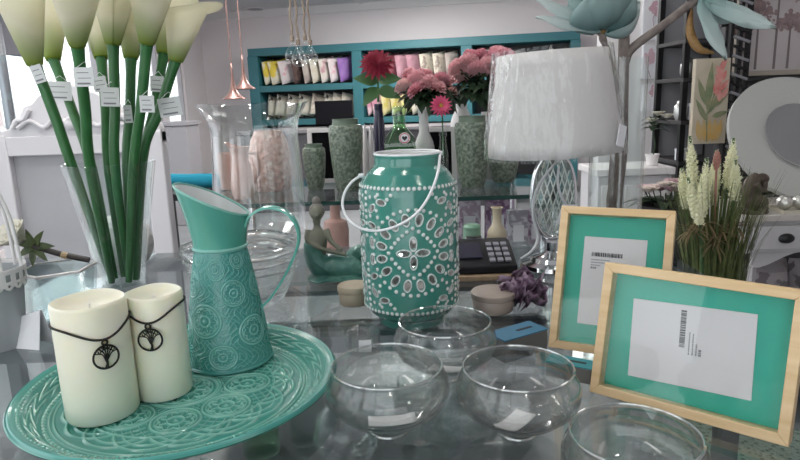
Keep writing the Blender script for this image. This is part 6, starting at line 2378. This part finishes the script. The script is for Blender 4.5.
def low_glass(px, py, prof, label, m=None, nm='glass_vase', cat='vase'):
    c = onz(px, py, zl_)
    t = thing(nm, label, cat, (c.x, c.y, zl_), 0, 'glassware on the lower shelf')
    MB().lathe(prof, 56, cap0=True).build('body', m or M['glass'], t)


cup = [(.022, 0), (.030, .003), (.034, .10), (.032, .10), (.028, .012), (.0005, .010)]
gob = [(.03, 0), (.03, .003), (.006, .008), (.005, .05), (.02, .06), (.036, .09), (.034, .13), (.032, .13), (.034, .09), (.018, .064), (.0005, .06)]
rnd_ = [(.02, 0), (.03, .004), (.05, .03), (.055, .055), (.045, .085), (.028, .10), (.030, .115), (.028, .115), (.026, .10), (.043, .083), (.052, .055), (.047, .03), (.0005, .006)]
low_glass(262, 452, cup, 'clear tumbler on the lower shelf beneath the platter edge', glass('low_green', (.75, .88, .78), .03, .12, 2.5))
low_glass(308, 440, cup, 'clear tumbler on the lower shelf beside the greenish one')
low_glass(348, 462, rnd_, 'round clear glass vase on the lower shelf beneath the platter-side bowl')
low_glass(420, 452, gob, 'clear goblet on the lower shelf beneath the middle bowls')
low_glass(470, 440, rnd_, 'round clear glass vase on the lower shelf under the sticker bowl')
low_glass(200, 470, gob, 'clear goblet on the lower shelf under the platter')
low_glass(640, 470, rnd_, 'round clear glass vase on the lower shelf by the large frame')
c = onz(742, 452, zl_)
t = thing('mosaic_tray', 'green mottled mosaic glass tray on the lower shelf under the large frame', 'tray', (c.x - .01, c.y + .02, zl_), -.6)
MB().span((-.12, -.09, 0), (.10, .09, .012)).build('body', mat('mosaic_green', (.09, .17, .13), .25, col2=(.34, .44, .36), nscale=110, kind='voronoi', sharp=(.2, .45), bump=('voronoi', 110, .8)), t, bevel=.003)
# ================================================================== light
w = bpy.data.worlds.new('World')
S.world = w
w.use_nodes = True
bg = w.node_tree.nodes['Background']
bg.inputs[0].default_value = (.93, .96, 1.0, 1)
bg.inputs[1].default_value = 2.4
cam = bpy.data.cameras.new('camera')
cam.sensor_width = 36
cam.lens = FOC / 800 * 36
cam.clip_start = .02
co = bpy.data.objects.new('camera', cam)
COL.objects.link(co)
fwd = Vector((0, math.cos(PITCH), -math.sin(PITCH)))
upv = Vector((0, math.sin(PITCH), math.cos(PITCH)))
rt = Vector((1, 0, 0))
# a photo rotated counter-clockwise means the camera is rolled clockwise
r2 = rt * math.cos(ROLL) - upv * math.sin(ROLL)
u2 = rt * math.sin(ROLL) + upv * math.cos(ROLL)
m4 = Matrix((r2, u2, -fwd)).transposed().to_4x4()
m4.translation = Vector((0, 0, CZ))
co.matrix_world = m4
S.camera = co
S.view_settings.view_transform = 'Standard'
S.view_settings.look = 'None'
S.view_settings.gamma = 1.0
S.view_settings.use_curve_mapping = False
S.view_settings.exposure = 0.3
S.cycles.use_denoising = True
S.cycles.max_bounces = 24
S.cycles.diffuse_bounces = 4
S.cycles.glossy_bounces = 6
S.cycles.transmission_bounces = 20
S.cycles.transparent_max_bounces = 40
S.cycles.sample_clamp_indirect = 6.0
S.cycles.caustics_reflective = False
S.cycles.caustics_refractive = False
